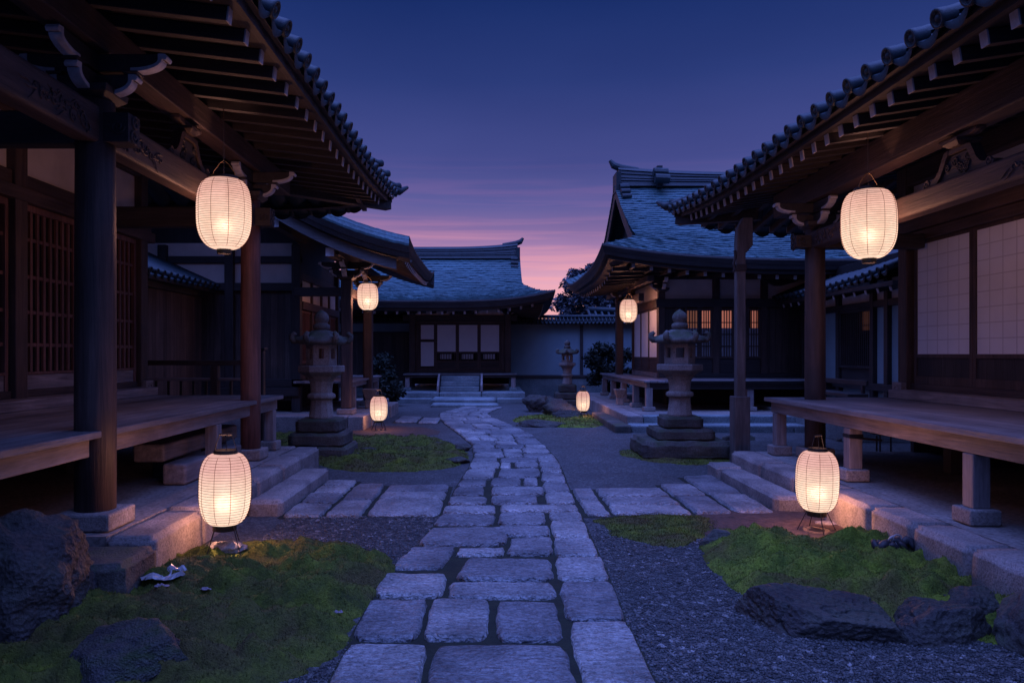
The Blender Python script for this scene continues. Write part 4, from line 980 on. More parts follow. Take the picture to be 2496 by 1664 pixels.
part('porch_slab', 'slate', C3, 6.4, 7.69, 13.4, 18.5, -.02, .38, .03)

# left middle hall: gable toward the courtyard -------------------------
L2 = thing('temple_hall', (-5, 18, .3), 'left middle hall with sweeping gable eave and red-brown slatted side wall', 'temple hall')
EX, RX, YA, YB = -1.62, -6.4, 14.55, 20.7
def l2z(d): return 3.72+.245*d+.078*d*d
def l2p(d, y, sg, dz=0.0):
    ymid = (YA+YB)/2; e = abs(y-ymid)/((YB-YA)/2); u = .16*e**4*max(0, 1-d/3)
    x = EX-d if sg > 0 else 2*RX-EX+d
    return (x, y, l2z(d)+u+dz)
b = MB(); nr = 40; DM = EX-RX
for k in range(nr):
    d0, d1 = DM*k/nr, DM*min(1, (k+1.05)/nr)
    for sg in (1, -1):
        Yc = np.linspace(YA, YB, 46)
        b.grid([[l2p(d0, y, sg, -.004) for y in Yc], [(lambda p: (p[0], p[1], p[2]+.014*nz((p[0]*3, p[1]*3, k*3.3))))(l2p(d0, y, sg, .035)) for y in Yc], [l2p(d1, y, sg, .003) for y in Yc]])
ro = b.build('roof', M['shingle'], L2, recalc=False)
b = MB(); D = np.linspace(0, DM, 22)
for sg in (1, -1):
    for yv, q in ((YA, 1), (YB, -1)):
        b.grid([[l2p(d, yv-q*.125, sg, -.19) for d in D], [l2p(d, yv-q*.09, sg, -.32) for d in D], [l2p(d, yv-q*.08, sg, -.325) for d in D], [l2p(d, yv-q*.05, sg, -.42) for d in D], [l2p(d, yv+q*.20, sg, -.43) for d in D], [l2p(d, yv+q*.5, sg, -.3) for d in D]])
    Yc = np.linspace(YA, YB, 30)
    b.grid([[l2p(0, y, sg, .035) for y in Yc], [l2p(-.012, y, sg, 0) for y in Yc], [l2p(.04, y, sg, -.13) for y in Yc], [l2p(.10, y, sg, -.22) for y in Yc], [l2p(.3, y, sg, -.24) for y in Yc], [l2p(1.5, y, sg, -.30) for y in Yc], [l2p(2.9, y, sg, -.40) for y in Yc], [l2p(DM, y, sg, -.4) for y in Yc]])
b.build('eave_edge', M['dark_y'], ro)
for sg in (1, -1):
    for yv, q in ((YA, 1), (YB, -1)):
        b = MB(); b.grid([[l2p(d, yv+q*.02, sg, .045+.012*nz((d*9, k_, 1))) for d in D_] for k_ in (0,) for D_ in (np.linspace(0, DM, 70),)]+[[l2p(d, yv-q*a_, sg, z_+.014*nz((d*9, a_*30, 1))) for d in np.linspace(0, DM, 70)] for a_, z_ in ((.04, .02), (.045, .0), (.085, -.06), (.09, -.08), (.125, -.15), (.125, -.195))])
        b.build('verge_shingles', M['shingle'], ro)
b = MB()
for yv in (YA+.06,):
    for sg in (1, -1):
        D2 = np.linspace(.27, DM, 20); rr = []
        for d in D2: rr.append([l2p(d, yv, sg, -.44), l2p(d, yv-.03, sg, -.66), l2p(d, yv+.07, sg, -.66), l2p(d, yv+.07, sg, -.44)])
        b.grid(rr, closed=True); b.add(rr[0], [(0,1,2,3)]); b.add(rr[-1], [(3,2,1,0)])
b.build('bargeboard', M['post_x'], L2)
for d in (1.6, 2.7, 3.7, 4.6):
    p = l2p(d, YA, 1); b = MB(); b.box(p[0]-.08, p[0]+.08, YA+.16, 17, p[2]-.84, p[2]-.68); po = b.build('purlin', M['dark_y'], L2); b = MB(); b.box(p[0]-.084, p[0]+.084, YA+.145, YA+.16, p[2]-.844, p[2]-.676); b.build('purlin_end', M['white'], po)
yy = YA+.5
while yy < YB-.2:
    p0, p1 = l2p(.16, yy, 1, -.31), l2p(2.9, yy, 1, -.48); b = MB(); b.beam(p0, p1, .07, .09); r_ = b.build('rafter', M['wood_x'], L2)
    b = MB(); d = (Vector(p1)-Vector(p0)).normalized(); b.beam(Vector(p0)-d*.012, p0, .074, .094); b.build('rafter_end', M['white'], r_); yy += .24
b = MB(); gx = 2*RX-EX
b.prism([(-4.4,16.75,3.3),(-4.4,16.75,l2z(2.8)-.3),(RX,16.75,l2z(DM)-.3),(2*RX+4.4,16.75,l2z(2.8)-.3),(2*RX+4.4,16.75,3.3)], (0,.06,0)); b.build('gable_panel', M['dark_z'], L2)
part('upright_boards', 'plank_x', L2, -8.4, -4.5, 16.72, 16.78, .55, 3.02); part('lintel', 'dark_x', L2, -8.4, -4.3, 16.62, 16.80, 3.02, 3.2)
part('plaster_panel', 'plaster', L2, -8.4, -4.5, 16.70, 16.76, 3.203, 3.64); part('lintel', 'dark_x', L2, -8.4, -4.3, 16.64, 16.80, 3.643, 3.80); part('plaster_panel', 'plaster', L2, -8.4, -4.5, 16.69, 16.748, 3.803, 4.1)
part('skirting_beam', 'dark_x', L2, -8.4, -4.3, 16.6, 16.82, .86, 1.04); part('low_beam', 'dark_x', L2, -8.4, -4.32, 16.55, 16.84, .66, .855)
for px, py in ((-4.4,16.7),(-5.9,16.68),(-7.4,16.68),(-4.4,20.8)): part('post', 'dark_z', L2, px-.1, px+.1, py-.1, py+.1, .30, 4.05, .012)
part('inner_wall', 'void', L2, -8.4, -4.6, 17.0, 20.9, .3, 4.1)
part('upper_side_wall', 'dark_y', L2, -4.46, -4.40, 16.81, 20.7, 3.455, 4.52); part('side_boards', 'plank_y', L2, -4.46, -4.40, 16.8, 20.7, 1.0, 2.62); part('lintel', 'wood_y', L2, -4.50, -4.28, 16.8, 20.7, 2.62, 2.80); part('lintel', 'wood_y', L2, -4.5, -4.3, 16.8, 20.7, 3.3, 3.45)
part('plaster_panel', 'plaster', L2, -4.45, -4.38, 16.8, 20.7, 2.803, 3.297); part('sill', 'wood_y', L2, -4.5, -4.3, 16.8, 20.7, .9, 1.0)
for yy in (17.9, 18.9, 19.8): part('post', 'wood_z', L2, -4.42, -4.33, yy-.05, yy+.05, 1.002, 3.3, .008)
for a in (16.95, 17.97, 18.97, 19.87):
    fr = MB()
    for i in range(8): fr.box(-4.395, -4.37, a+.05+.1*i, a+.08+.1*i, 1.45, 2.6)
    fr.box(-4.393, -4.362, a, a+.85, 1.38, 1.45); fr.box(-4.393, -4.362, a, a+.85, 2.56, 2.6); fr.build('slat_screen', M['lattice'], L2)
for px, py in ((-3.17,16.15),(-3.17,18.95)):
    po = part('pillar', 'wood_z', L2, px-.115, px+.115, py-.115, py+.115, .42, 3.22, .03); part('base_stone', 'granite', po, px-.19, px+.19, py-.19, py+.19, .30, .419, .02)
    bracket(L2, (px, py, 3.21), [(1,0),(-1,0),(0,-1)], .95)
part('tie_beam', 'dark_x', L2, -4.3, -3.28, 16.08, 16.22, 2.86, 3.05); part('tie_beam', 'wood_y', L2, -3.24, -3.10, 16.27, 18.83, 2.86, 3.06)
part('eave_beam', 'dark_y', L2, -3.26, -3.08, 14.9, 20.5, 3.60, 3.80)
vo = part('veranda', 'deck', L2, -4.39, -3.12, 16.35, 21.0, .95, 1.0); part('apron_beam', 'grey_y', vo, -3.27, -3.19, 16.4, 20.95, .84, .948)
for py in (17.3, 19.4, 20.7): part('leg', 'grey_z', vo, -3.30, -3.18, py-.06, py+.06, .30, .838)
P3 = thing('stone_podium', (-5, 17, 0), 'stone podium under the left middle hall behind the stone lantern', 'podium')
part('terrace_top', 'terrace', P3, -9, -3.03, 15.8, 21.8, -.03, .296)
for a, c in ((15.45,16.4),(16.41,17.6),(17.61,18.7),(18.71,20.2)): part('edge_stone', 'granite', P3, -3.02, -2.68+.12*(a-15.4)/3, a, c-.008, -.03, .30, .025)
x_ = -3.03
while x_ > -8.5: L = random.uniform(1.2, 2.0); part('edge_stone', 'granite', P3, x_-L+.006, x_-.006, 15.45, 15.79, -.03, .30, .025); x_ -= L

# low plank corridor on the left with its little tiled roof ------------
C4 = thing('corridor_building', (-7, 14, 0), 'low plank corridor with small tiled roof behind the lattice-door hall', 'corridor')
b = MB(); ev = []; y_ = 11.6
while y_ < 16.7: ev.append((-6.15, y_, 3.12)); y_ += .28
tile_field(b, ev, (0,1,0), (-1,0,.45), [2.2]*len(ev), .055); b.build('roof', M['tile'], C4, smooth=True, recalc=False)
part('upright_boards', 'plank_y', C4, -6.56, -6.50, 11.4, 16.58, .3, 2.86); part('lintel', 'dark_y', C4, -6.58, -6.42, 11.4, 16.55, 2.863, 3.06); part('fascia', 'dark_y', C4, -6.3, -6.2, 11.4, 16.6, 2.97, 3.05)
part('inner_wall', 'void', C4, -9, -6.6, 11.4, 16.5, 0, 3.1); part('base_sill', 'slate', C4, -6.62, -6.4, 11.4, 16.5, -.02, .299)
rl = thing('wooden_railing', (-4.6, 11.9, 0), 'dark wooden railing beyond the end of the left veranda', 'railing')
part('top_rail', 'wood_x', rl, -5.9, -3.75, 11.86, 11.95, 1.42, 1.50); part('mid_rail', 'grey_x', rl, -5.85, -3.78, 11.87, 11.94, 1.17, 1.22); part('low_rail', 'dark_x', rl, -5.85, -3.78, 11.87, 11.94, .60, .68)
for px in (-5.7, -4.45): part('post', 'wood_z', rl, px-.06, px+.06, 11.84, 11.965, 0, 1.418, .01)
part('end_post', 'wood_z', rl, -3.78, -3.66, 11.84, 11.97, 0, 1.66, .02); part('post_cap', 'dark_x', rl, -3.81, -3.63, 11.81, 12.0, 1.663, 1.71, .015)
for i in range(9): part('baluster', 'dark_z', rl, -5.6+.2*i-.02, -5.6+.2*i+.02, 11.89, 11.93, .682, 1.168, .004)

# far walls -------------------------------------------------------------
def coping(par, x0, x1, y, z, sp=.15):
    b = MB(); n = int((x1-x0)/sp)
    for sg in (-1, 1):
        ev = [(x0+sp*i, y+sg*.42, z) for i in range(n+1)]
        tile_field(b, ev, (1,0,0), (0,-sg,.42), [.46]*(n+1), .015)
    b.tube([(x0-.1, y, z+.19), (x1+.1, y, z+.19)], .07, 10); o = b.build('coping', M['tile'], par, smooth=True, recalc=False)
    part('coping_core', 'tile', par, x0-.08, x1+.08, y-.30, y+.30, z-.061, z+.07); part('coping_board', 'dark_x', par, x0-.1, x1+.1, y-.36, y+.36, z-.12, z-.062)
W1 = thing('plaster_wall', (3, 29, 0), 'long blue-lit plaster garden wall right of the small far hall', 'wall')
part('plaster_face', 'plaster_blue', W1, .66, 12, 28.95, 29.15, .78, 2.762); part('base_boards', 'slate', W1, .66, 12, 28.9, 29.2, -.02, .68, .02); part('base_beam', 'dark_x', W1, .66, 12, 28.86, 29.2, .683, .778)
for px in (3.5, 7.0): part('post', 'dark_z', W1, px-.06, px+.06, 28.88, 28.948, .78, 2.72)
coping(W1, .7, 11, 29.05, 2.88)
W2 = thing('plank_wall', (-4.5, 28.6, 0), 'dark plank garden wall with white upper band left of the small far hall', 'wall')
part('upright_boards', 'plank_x', W2, -9, -2.98, 28.55, 28.7, .3, 2.38); part('plaster_band', 'plaster_blue', W2, -9, -2.98, 28.56, 28.69, 2.46, 2.78); part('wall_beam', 'dark_x', W2, -9, -2.98, 28.5, 28.72, 2.382, 2.458); part('base_sill', 'slate', W2, -9, -2.98, 28.48, 28.75, -.02, .298)
coping(W2, -9, -3.0, 28.62, 2.90)
def farroof(loc, L, label, z=2.95):
    x, y, _ = loc; t = thing('tiled_gatehouse', loc, label, 'gatehouse')
    b = MB()
    for sg in (-1, 1):
        ev = [(x-L/2+.3*i, y+sg*1.6, z+.12*abs((i*.3-L/2)/(L/2))**3) for i in range(int(L/.3)+1)]
        tile_field(b, ev, (1,0,0), (0,-sg,.45), [1.75]*len(ev), .06)
    b.tube([(x-L/2, y, z+.86), (x, y, z+.78), (x+L/2, y, z+.86)], .14, 10); b.build('roof', M['tile'], t, smooth=True, recalc=False)
    part('wall', 'plank_x', t, x-L/2+.5, x+L/2-.5, y-.8, y+.8, 0, z-.1)
farroof((6.6, 33.5, 0), 4.5, 'low tiled roof peeping over the plaster wall before the tree', 2.75)
farroof((-5.6, 32.0, 0), 4.2, 'low tiled roof peeping over the plank wall at left', 2.9)

# ------------------------------------------------------------------ paper lanterns
HANG = [(0,.25),(.02,.36),(.06,.55),(.12,.73),(.2,.87),(.3,.955),(.42,.995),(.55,1),(.68,.995),(.8,.97),(.88,.9),(.94,.78),(.98,.6),(1,.5)]
STAND = [(0,.44),(.02,.54),(.06,.68),(.12,.81),(.2,.91),(.3,.975),(.45,1),(.6,.995),(.72,.965),(.82,.9),(.9,.78),(.96,.6),(1,.44)]
def prof_r(P_, t):
    v = 2*t-1; r0 = P_[0][1] if v < 0 else P_[-1][1]
    return r0+(1-r0)*max(0, 1-abs(v)**(2.7 if v < 0 else 3.1))**.5
def prof_lin(P_, t):
    for (a, ra), (b_, rb) in zip(P_, P_[1:]):
        if t <= b_: return ra+(rb-ra)*(t-a)/(b_-a)
    return P_[-1][1]
M['glow_hang'] = paper_glow('hanging_lantern_paper', (1.02, .70, .54), (.82, .47, .40), .92, .72)
M['glow_stand'] = paper_glow('standing_lantern_paper', (1.12, .90, .68), (.70, .37, .39), .95, .60)
def lantern(loc, rad, h, label, kind, group, nrib=31, cord=None, power=30, legs=True, nv=10):
    """loc = bottom centre of the paper body"""
    x, y, z = loc; PF = HANG if kind == 'hang' else STAND
    t = thing('paper_lantern', loc, label, 'lantern', group)
    def sag(a): return 0
    prof = [(rad*prof_r(PF, u), u*h) for u in [math.sin(k/44*PI/2)**1.0 if 0 else k/44 for k in range(45)]]
    # slightly scalloped paper between the ribs
    b = MB(); pr = []
    for k in range(nrib*3+1):
        u = k/(nrib*3); pr.append((rad*prof_r(PF, u)-(.0035*rad/.25 if k % 3 else 0), u*h))
    b.lathe(pr, 36, (x,y,z), cap=False)
    m = M['glow_hang' if kind == 'hang' else 'glow_stand']
    if abs(h-(.72 if kind == 'hang' else .6)) > .03:
        key = 'glow_%s_%.2f' % (kind, h)
        if key not in M:
            M[key] = paper_glow('lantern_paper_small', (1.05, .74, .56) if kind == 'hang' else (1.08, .80, .62), (.88, .52, .43) if kind == 'hang' else (.80, .46, .43), .92, h)
        m = M[key]
    b.build('paper_shade', m, t, smooth=True)
    rb = MB(); rr = .0018 if rad > .24 else .0015; rr *= max(1, y/8)
    for k in range(1, nrib):
        u = k/nrib; r_ = rad*prof_r(PF, u)+.0012; N_ = 36
        rb.tube([(x+r_*math.cos(2*PI*j/N_), y+r_*math.sin(2*PI*j/N_), z+u*h+.004*nz((j*.3, k*1.7, rad*9))) for j in range(N_+1)], rr, 4, cap=False)
    for k in range(nv):
        a = 2*PI*(k+.28)/nv
        rb.tube([(x+(rad*prof_r(PF, u)+.002)*math.cos(a), y+(rad*prof_r(PF, u)+.002)*math.sin(a), z+u*h) for u in np.linspace(0, 1, 24)], rr*1.25, 4, cap=False)
    rb.build('bamboo_ribs', M['rib'], t)
    rB, rT = rad*PF[0][1]*1.05, rad*PF[-1][1]*1.05
    b = MB(); b.lathe([(rB, -.045),(rB, .012),(rB*.92, .012),(rB*.92, -.045),(rB,-.045)], 28, (x,y,z), cap=False); b.lathe([(.001, -.012),(rB*.72, -.012),(rB*.72, -.004),(.001, -.004)], 28, (x,y,z), cap=False); b.build('bottom_ring_light_stop', M['iron'], t, smooth=False)  # inner disc is added to block the light pool below the lamp
    b = MB(); b.lathe([(rT, -.008),(rT, .026),(rT*.9, .026),(rT*.9, -.008),(rT,-.008)], 28, (x,y,z+h), cap=False); b.build('top_ring', M['iron'], t)
    bz = z+h*(.34 if kind == 'hang' else .30)
    b = MB(); b.lathe([(.001,-.03),(.014,-.024),(.022,0),(.016,.024),(.008,.036),(.001,.04)], 14, (x,y,bz), cap=False); b.build('bulb', M['bulb'], t, smooth=True)
    hz = z+h; ww = .0035*max(1, y/9)
    if kind == 'hang':
        b = MB(); ap = hz+rad*.72
        for sg in (-1, 1): b.tube([(x+sg*rT*.95, y, hz), (x+sg*rT*.72, y, hz+rad*.30), (x+sg*rT*.3, y, hz+rad*.6), (x, y, ap)], ww, 6)
        b.tube([(x, y, hz-.02), (x, y, ap)], ww*.8, 6); b.build('hanger', M['wire'], t)
        b = MB(); b.tube([(x, y, ap-.005), (x, y, cord)], ww*1.1, 6); b.build('cord', M['wire'], t)
    else:
        b = MB(); ap = hz+rad*.75
        for sg in (-1, 1): b.tube([(x+sg*rT*.95, y, hz), (x+sg*rT*.86, y, hz+rad*.3), (x+sg*rT*.5, y, ap)], ww, 6)
        b.tube([(x-rT*.55, y, ap), (x+rT*.55, y, ap)], ww*2.4, 8); b.tube([(x+.01, y-.01, hz-.03), (x, y, ap)], ww, 6); b.build('handle', M['iron'], t)
        for k in range(4):
            a = PI/4+k*PI/2+.25; fx, fy = x+rB*2.0*math.cos(a), y+rB*2.0*math.sin(a); gz = max(.01, moss_z(fx, fy)-.01)
            b = MB(); b.tube([(x+rB*.95*math.cos(a), y+rB*.95*math.sin(a), z+.01), (fx, fy, gz)], ww*1.15, 6); b.build('leg', M['iron'], t)
    L = bpy.data.lights.new('lamp_light', 'POINT'); L.energy = power; L.color = (1, .46, .32); L.shadow_soft_size = .06
    t.rotation_euler = (R(random.uniform(-.7,.7)), R(random.uniform(-1.3,1.3)), R(random.uniform(0,30)))
    lo = bpy.data.objects.new('lamp_light', L); COL.objects.link(lo); lo.parent = t; lo.location = (0, 0, bz-z)
    return t
LEGZ = lambda x, y: .015
p = P(515, 573, 7.4); lantern(p, .264, .70, 'big paper lantern hanging from the left eave before a round pillar', 'hang', 'hanging paper lanterns', cord=4.06, power=95)
p = P(1996, 594, 7.3); lantern(p, .255, .67, 'big paper lantern hanging from the right eave before the paper screens', 'hang', 'hanging paper lanterns', cord=3.80, power=95)
p = P(845, 712, 16.9); lantern(p, .24, .60, 'small hanging paper lantern at the left middle hall, above a slim pillar', 'hang', 'hanging paper lanterns', 16, 3.6, 110, nv=8)
p = P(1443, 740, 19.4); lantern(p, .228, .59, 'small hanging paper lantern under the eave of the big shingle hall', 'hang', 'hanging paper lanterns', 16, 3.36, 110, nv=8)
p = P(516, 1203, 5.9); lantern(p, .198, .565, 'pink-topped paper lantern standing on iron legs beside the left podium and pale stone', 'stand', 'standing paper lanterns', 27, power=100, nv=10)
p = P(1876, 1172, 6.7); lantern(p, .184, .54, 'paper lantern standing on iron legs on bare soil beside the right podium', 'stand', 'standing paper lanterns', 27, power=100, nv=10)
p = P(870, 965, 15.5); lantern(p, .183, .50, 'small standing paper lantern at the terrace corner of the left middle hall', 'stand', 'standing paper lanterns', 18, power=65, nv=8)
p = P(1339, 943, 18.6); lantern(p, .17, .49, 'small standing paper lantern by the mossy rocks, farthest on the ground', 'stand', 'standing paper lanterns', 18, power=65, nv=8)

# ------------------------------------------------------------------ stone lanterns
def stone_lantern(loc, label, k, bases, rot=0.0, shaft_sq=False):
    """k = metres per photo pixel of the left lantern"""
    x, y, z = loc; t = thing('stone_lantern', loc, label, 'stone lantern', 'stone lanterns of the courtyard')
    zz = 0
    for i, (w, d, h, mt) in enumerate(bases):
        b = MB(); am = .030 if w > 1.2 else .014
        rough_box(b, x-w/2, x+w/2, y-d/2, y+d/2, z+zz-(.02 if i == 0 else .008), z+zz+h, am, 12, i+loc[0]*3, .05 if w > 1.2 else .03); b.build('base_slab', M[mt], t, smooth=True); zz += h
    Z = z+zz; pr = [(27,0),(27.5,4),(25.5,16),(24,32),(23.5,42),(25,44),(30,46),(31,50),(30,55),(26,57),(23.5,58),(24,72),(26,84),(30,90),(33,93)]
    b = MB(); b.lathe([(r*k*1.04, h*k) for r, h in pr], 12 if not shaft_sq else 8, (x,y,Z), rot); b.build('shaft', M['lantern_stone'], t, .006)
    z2 = Z+93*k
    b = MB(); b.lathe([(34*k,0),(36*k,3*k),(52*k,13*k),(53*k,14*k),(53*k,27*k),(50*k,28*k)], 6, (x,y,z2), rot); b.build('platform', M['lantern_stone'], t, .012)
    z3 = z2+28*k; b = MB(); R_ = 35*k; hh = 48*k
    for i in range(6):
        a0, a1 = rot+i*PI/3, rot+(i+1)*PI/3; A, B = Vector((x+R_*math.cos(a0), y+R_*math.sin(a0), z3)), Vector((x+R_*math.cos(a1), y+R_*math.sin(a1), z3))
        u = (B-A); L_ = u.length; u = u/L_; n_ = Vector((-(u.y), u.x, 0)); th = 7*k
        w0, w1, h0, h1 = (.24, .76, .32, .80) if i % 3 != 1 else (.34, .66, .34, .82)
        for (p0, p1, q0, q1) in ((0,w0,0,1),(w1,1,0,1),(w0,w1,0,h0),(w0,w1,h1,1)):
            q = [A+u*(p0*L_)+Vector((0,0,q0*hh)), A+u*(p1*L_)+Vector((0,0,q0*hh)), A+u*(p1*L_)+Vector((0,0,q1*hh)), A+u*(p0*L_)+Vector((0,0,q1*hh))]
            b.prism(q, n_*th)
    b.build('fire_box', M['lantern_stone'], t)
    z4 = z3+hh; b = MB(); rows = []; N_ = 72
    for rr, zr_, curl in ((20,2,0),(45,0,0),(58,1,.8),(61,7,1),(58,11,1),(48,16,.5),(40,22,.15),(34,27,0),(27,31,0),(18,34,0)):
        row = []
        for j in range(N_):
            a = 2*PI*j/N_; c = abs(((a-rot)/(PI/3)+.5) % 1-.5)*2; c = 1-c      # 1 at a corner
            hexr = 1/math.cos(min(abs(((a-rot) % (PI/3))-PI/6), PI/6))*math.cos(PI/6)
            e = c**5; r_ = rr*(hexr*(1 if rr > 30 else .97))*(1+.07*curl*e); n = .7*nz((a*3, zr_*.2, loc[0]))
            row.append((x+(r_+n)*k*math.cos(a), y+(r_+n)*k*math.sin(a), z4+(zr_+curl*e*9+n)*k))
        rows.append(row)
    b.grid(rows, closed=True); b.add(rows[-1], [tuple(range(N_))]); b.add(rows[0], [tuple(range(N_))[::-1]])
    for i in range(6):
        a = rot+i*PI/3; d = Vector((math.cos(a), math.sin(a), 0)); c = Vector((x,y,z4))
        b.tube([c+d*46*k+Vector((0,0,14*k)), c+d*54*k+Vector((0,0,9*k)), c+d*61*k+Vector((0,0,9*k)), c+d*66*k+Vector((0,0,14*k)), c+d*66*k+Vector((0,0,21*k)), c+d*61*k+Vector((0,0,25*k)), c+d*57*k+Vector((0,0,22*k))], [6*k,7*k,7.5*k,7*k,6.5*k,5.5*k,4*k], 8)
    b.build('cap_roof', M['lantern_cap'], t, smooth=True)
    z5 = z4+34*k
    b = MB(); b.lathe([(15*k,-1*k),(18.5*k,2*k),(19.5*k,7*k),(18.5*k,12*k),(14*k,15*k),(13*k,16*k),(16*k,20*k),(17.5*k,26*k),(16.5*k,33*k),(12*k,39*k),(5*k,44*k),(.5*k,47*k)], 20, (x,y,z5)); b.build('finial', M['lantern_cap'], t, smooth=True)
    return t
k1 = .00675
stone_lantern((-2.66,11.55,0), 'tall stone lantern on three square slabs amid moss at left', k1, [(.98,.95,.20,'granite_dark'),(.84,.82,.20,'granite_dark'),(.66,.64,.205,'granite_dark')], R(12))
stone_lantern((2.98,11.75,0), 'tall stone lantern on a wide rough plinth beside the bent timber post', k1*1.0, [(1.36,1.2,.27,'granite_dark'),(.88,.86,.17,'granite_dark'),(.60,.58,.185,'granite_dark')], R(48))
stone_lantern((2.38,23.4,0), 'distant small stone lantern behind the rock group before the plaster wall', .0056, [(.95,.9,.18,'granite_dark'),(.8,.75,.22,'granite_dark'),(.55,.5,.25,'granite_dark')], R(20))

# bent timber post -----------------------------------------------------
pt = thing('timber_post', (3.62, 10.75, 0), 'free-standing weathered timber post with a crooked top and sleeve foot', 'post')
b = MB(); x, y = 3.60, 10.75; h = .064
pts = [(-h,.0),(h,.0),(h,3.05),(h+.105,3.17),(h+.105,3.57),(.03,3.57),(-.05,3.42),(-h,3.22),(-h,3.0)]
b.prism([(x+a, y-h, c) for a, c in pts], (0, 2*h, 0)); b.build('shaft', M['post'], pt, .006)
b = MB(); b.box(x-.115, x+.115, y-.115, y+.115, -.02, .99); b.build('sleeve', M['post'], pt, .012)
b = MB(); b.box(x-.078, x+.078, y-.078, y+.078, 2.80, 2.90); b.tube([(x-.085,y-.06,2.80),(x-.11,y-.06,2.9),(x-.085,y-.06,3.0),(x-.09,y-.06,3.1)], .022, 6); b.build('carved_collar', M['dark_x'], pt, .008)

# ------------------------------------------------------------------ rocks
def rock(name, c, size, label, mat='rock', seed=0, planes=16, rz=0.0, sub=4, rough=.05, cat='rock', sharp=.66, group=None, fixed=()):
    rnd = random.Random(seed); bm = bmesh.new(); bmesh.ops.create_icosphere(bm, subdivisions=sub, radius=1)
    pl = [(Vector(n_).normalized(), o_) for n_, o_ in fixed]
    for i in range(0 if fixed else planes):
        n = Vector((rnd.gauss(0,1), rnd.gauss(0,1), rnd.gauss(.2,.8))).normalized(); pl.append((n, rnd.uniform(sharp, 1.0)))
    ca, sa = math.cos(rz), math.sin(rz); sharp_k = .9
    for v in bm.verts:
        d = v.co.normalized(); r = 1.12
        for n, o in pl:
            q = n.dot(d)
            if q > .05: r = min(r, o/q)
        p_ = d*6+Vector((seed*3.7, seed, 0))
        r = r*(1+rough*(1.6*mnoise.noise(d*1.7+Vector((seed,0,0)))+mnoise.noise(d*4+Vector((0,seed,0)))+.55*mnoise.noise(d*9)+.3*mnoise.noise(d*20)))
        for f_, a_ in ((1.5, .10), (3.1, .05)):
            c_ = abs(mnoise.noise(d*f_+Vector((seed*1.7, 3, seed)))); r -= a_*sharp_k*max(0, 1-c_/.09)**1.5
        r += .03*rough/.05*abs(mnoise.noise(d*6+Vector((seed, 5, 1))))
        q = d*r; x_, y_, z_ = q.x*size[0], q.y*size[1], q.z*size[2]
        v.co = (x_*ca-y_*sa, x_*sa+y_*ca, z_)
    me = bpy.data.meshes.new(name); bm.to_mesh(me); bm.free(); me.materials.append(M[mat]); me.polygons.foreach_set('use_smooth', [True]*len(me.polygons))
    o = bpy.data.objects.new(name, me); COL.objects.link(o); o.location = c; return tag(o, label, cat, group)
rock('boulder', (-2.93,4.45,.14), (.46,.44,.47), 'big cracked dark boulder before the left podium', seed=3, sub=5, cat='boulder', rough=.08, planes=8, sharp=.84)
rock('rock', (-1.78,3.72,.02), (.36,.25,.24), 'low rock with mossy crown in the dark moss cushion', 'rock_moss', seed=5, sub=5)
rock('rock', (1.93,4.33,.02), (.45,.27,.215), 'long angular slab rock at the edge of the gravel below the moss bank', seed=14, rz=R(-22), sub=6, rough=.03, fixed=(((.25,-.18,1),.62),((.35,-1,-.25),.66),((-1,-.5,.15),.78),((-.2,1,.3),.8),((1,.1,.35),.86),((-.5,-1,.5),.84),((0,0,-1),.6)))
rock('rock', (2.56,4.25,.0), (.31,.25,.25), 'rounded dark rock between the long slab rock and the stone at the frame edge', seed=9, sub=5, rough=.04)
rock('rock', (2.86,4.5,.0), (.2,.2,.2), 'small dark rock wedged behind the rounded dark rock', seed=21, sub=4)
rock('boulder', (3.10,4.0,.04), (.28,.3,.27), 'smooth pale boulder cut by the right frame edge, lower one', 'granite_dark', seed=8, sub=5, cat='boulder', planes=4, sharp=.9)
rock('boulder', (3.38,4.55,.0), (.24,.22,.13), 'rounded boulder at the right frame edge beside the podium, upper one', 'granite_dark', seed=18, sub=5, cat='boulder', planes=4, sharp=.9)
rock('rock', (1.30,20.6,.18), (.42,.4,.36), 'taller humped rock before the distant stone lantern', seed=31, rough=.08)
rock('rock', (1.75,19.2,.10), (.62,.4,.34), 'broad craggy rock beside the farthest standing lantern', seed=32, rough=.10)
rock('rock', (1.92,18.5,.02), (.55,.22,.22), 'low slanting root-like rock under the farthest standing lantern', seed=35, rz=R(-20), rough=.1)
rock('rock', (1.18,16.45,.02), (.58,.35,.13), 'flat dark rock on the gravel before the small moss island', seed=33, rough=.05)
for k, (px, py, s_, lb) in enumerate(((845,1035,.13,'rounded small stone beside the left stone lantern, upper one'),(815,1047,.10,'rounded small stone beside the left stone lantern, touching its slab'),(1050,1058,.15,'small bluish stone at the path edge in the moss island, lower'),(1062,1030,.14,'flat stone at the path edge in the moss island, upper'),(1005,1021,.10,'tiny flat bluish stone lying in the middle of the moss island'))):
    gx, gy = G(px, py, .03); rock('rock', (gx, gy, .04), (s_*1.25, s_, s_*.45), lb, seed=40+k, sub=3)
gx, gy = G(522, 1257, .03); rock('rock', (gx, gy-.03, moss_z(gx, gy)+.03), (.17,.12,.07), 'pale knobbly stone under the left standing lantern', 'granite', seed=51, rough=.09)
gx, gy = G(1650, 1242, .05); rock('rock', (gx, gy, .05), (.16,.09,.09), 'small grey stone at the tip of the bright moss bank', 'granite_dark', seed=52)
gx, gy = G(1905, 1204, .0); rock('rock', (gx, gy, .01), (.19,.10,.025), 'flat pale stone under the right standing lantern', 'granite', seed=53, rough=.06)
gx, gy = G(480, 1270, .02); rock('rock', (-2.45, 5.14, .08), (.09,.09,.2), 'dark rounded stone between the podium corner and the squared block', 'granite_dark', seed=54)
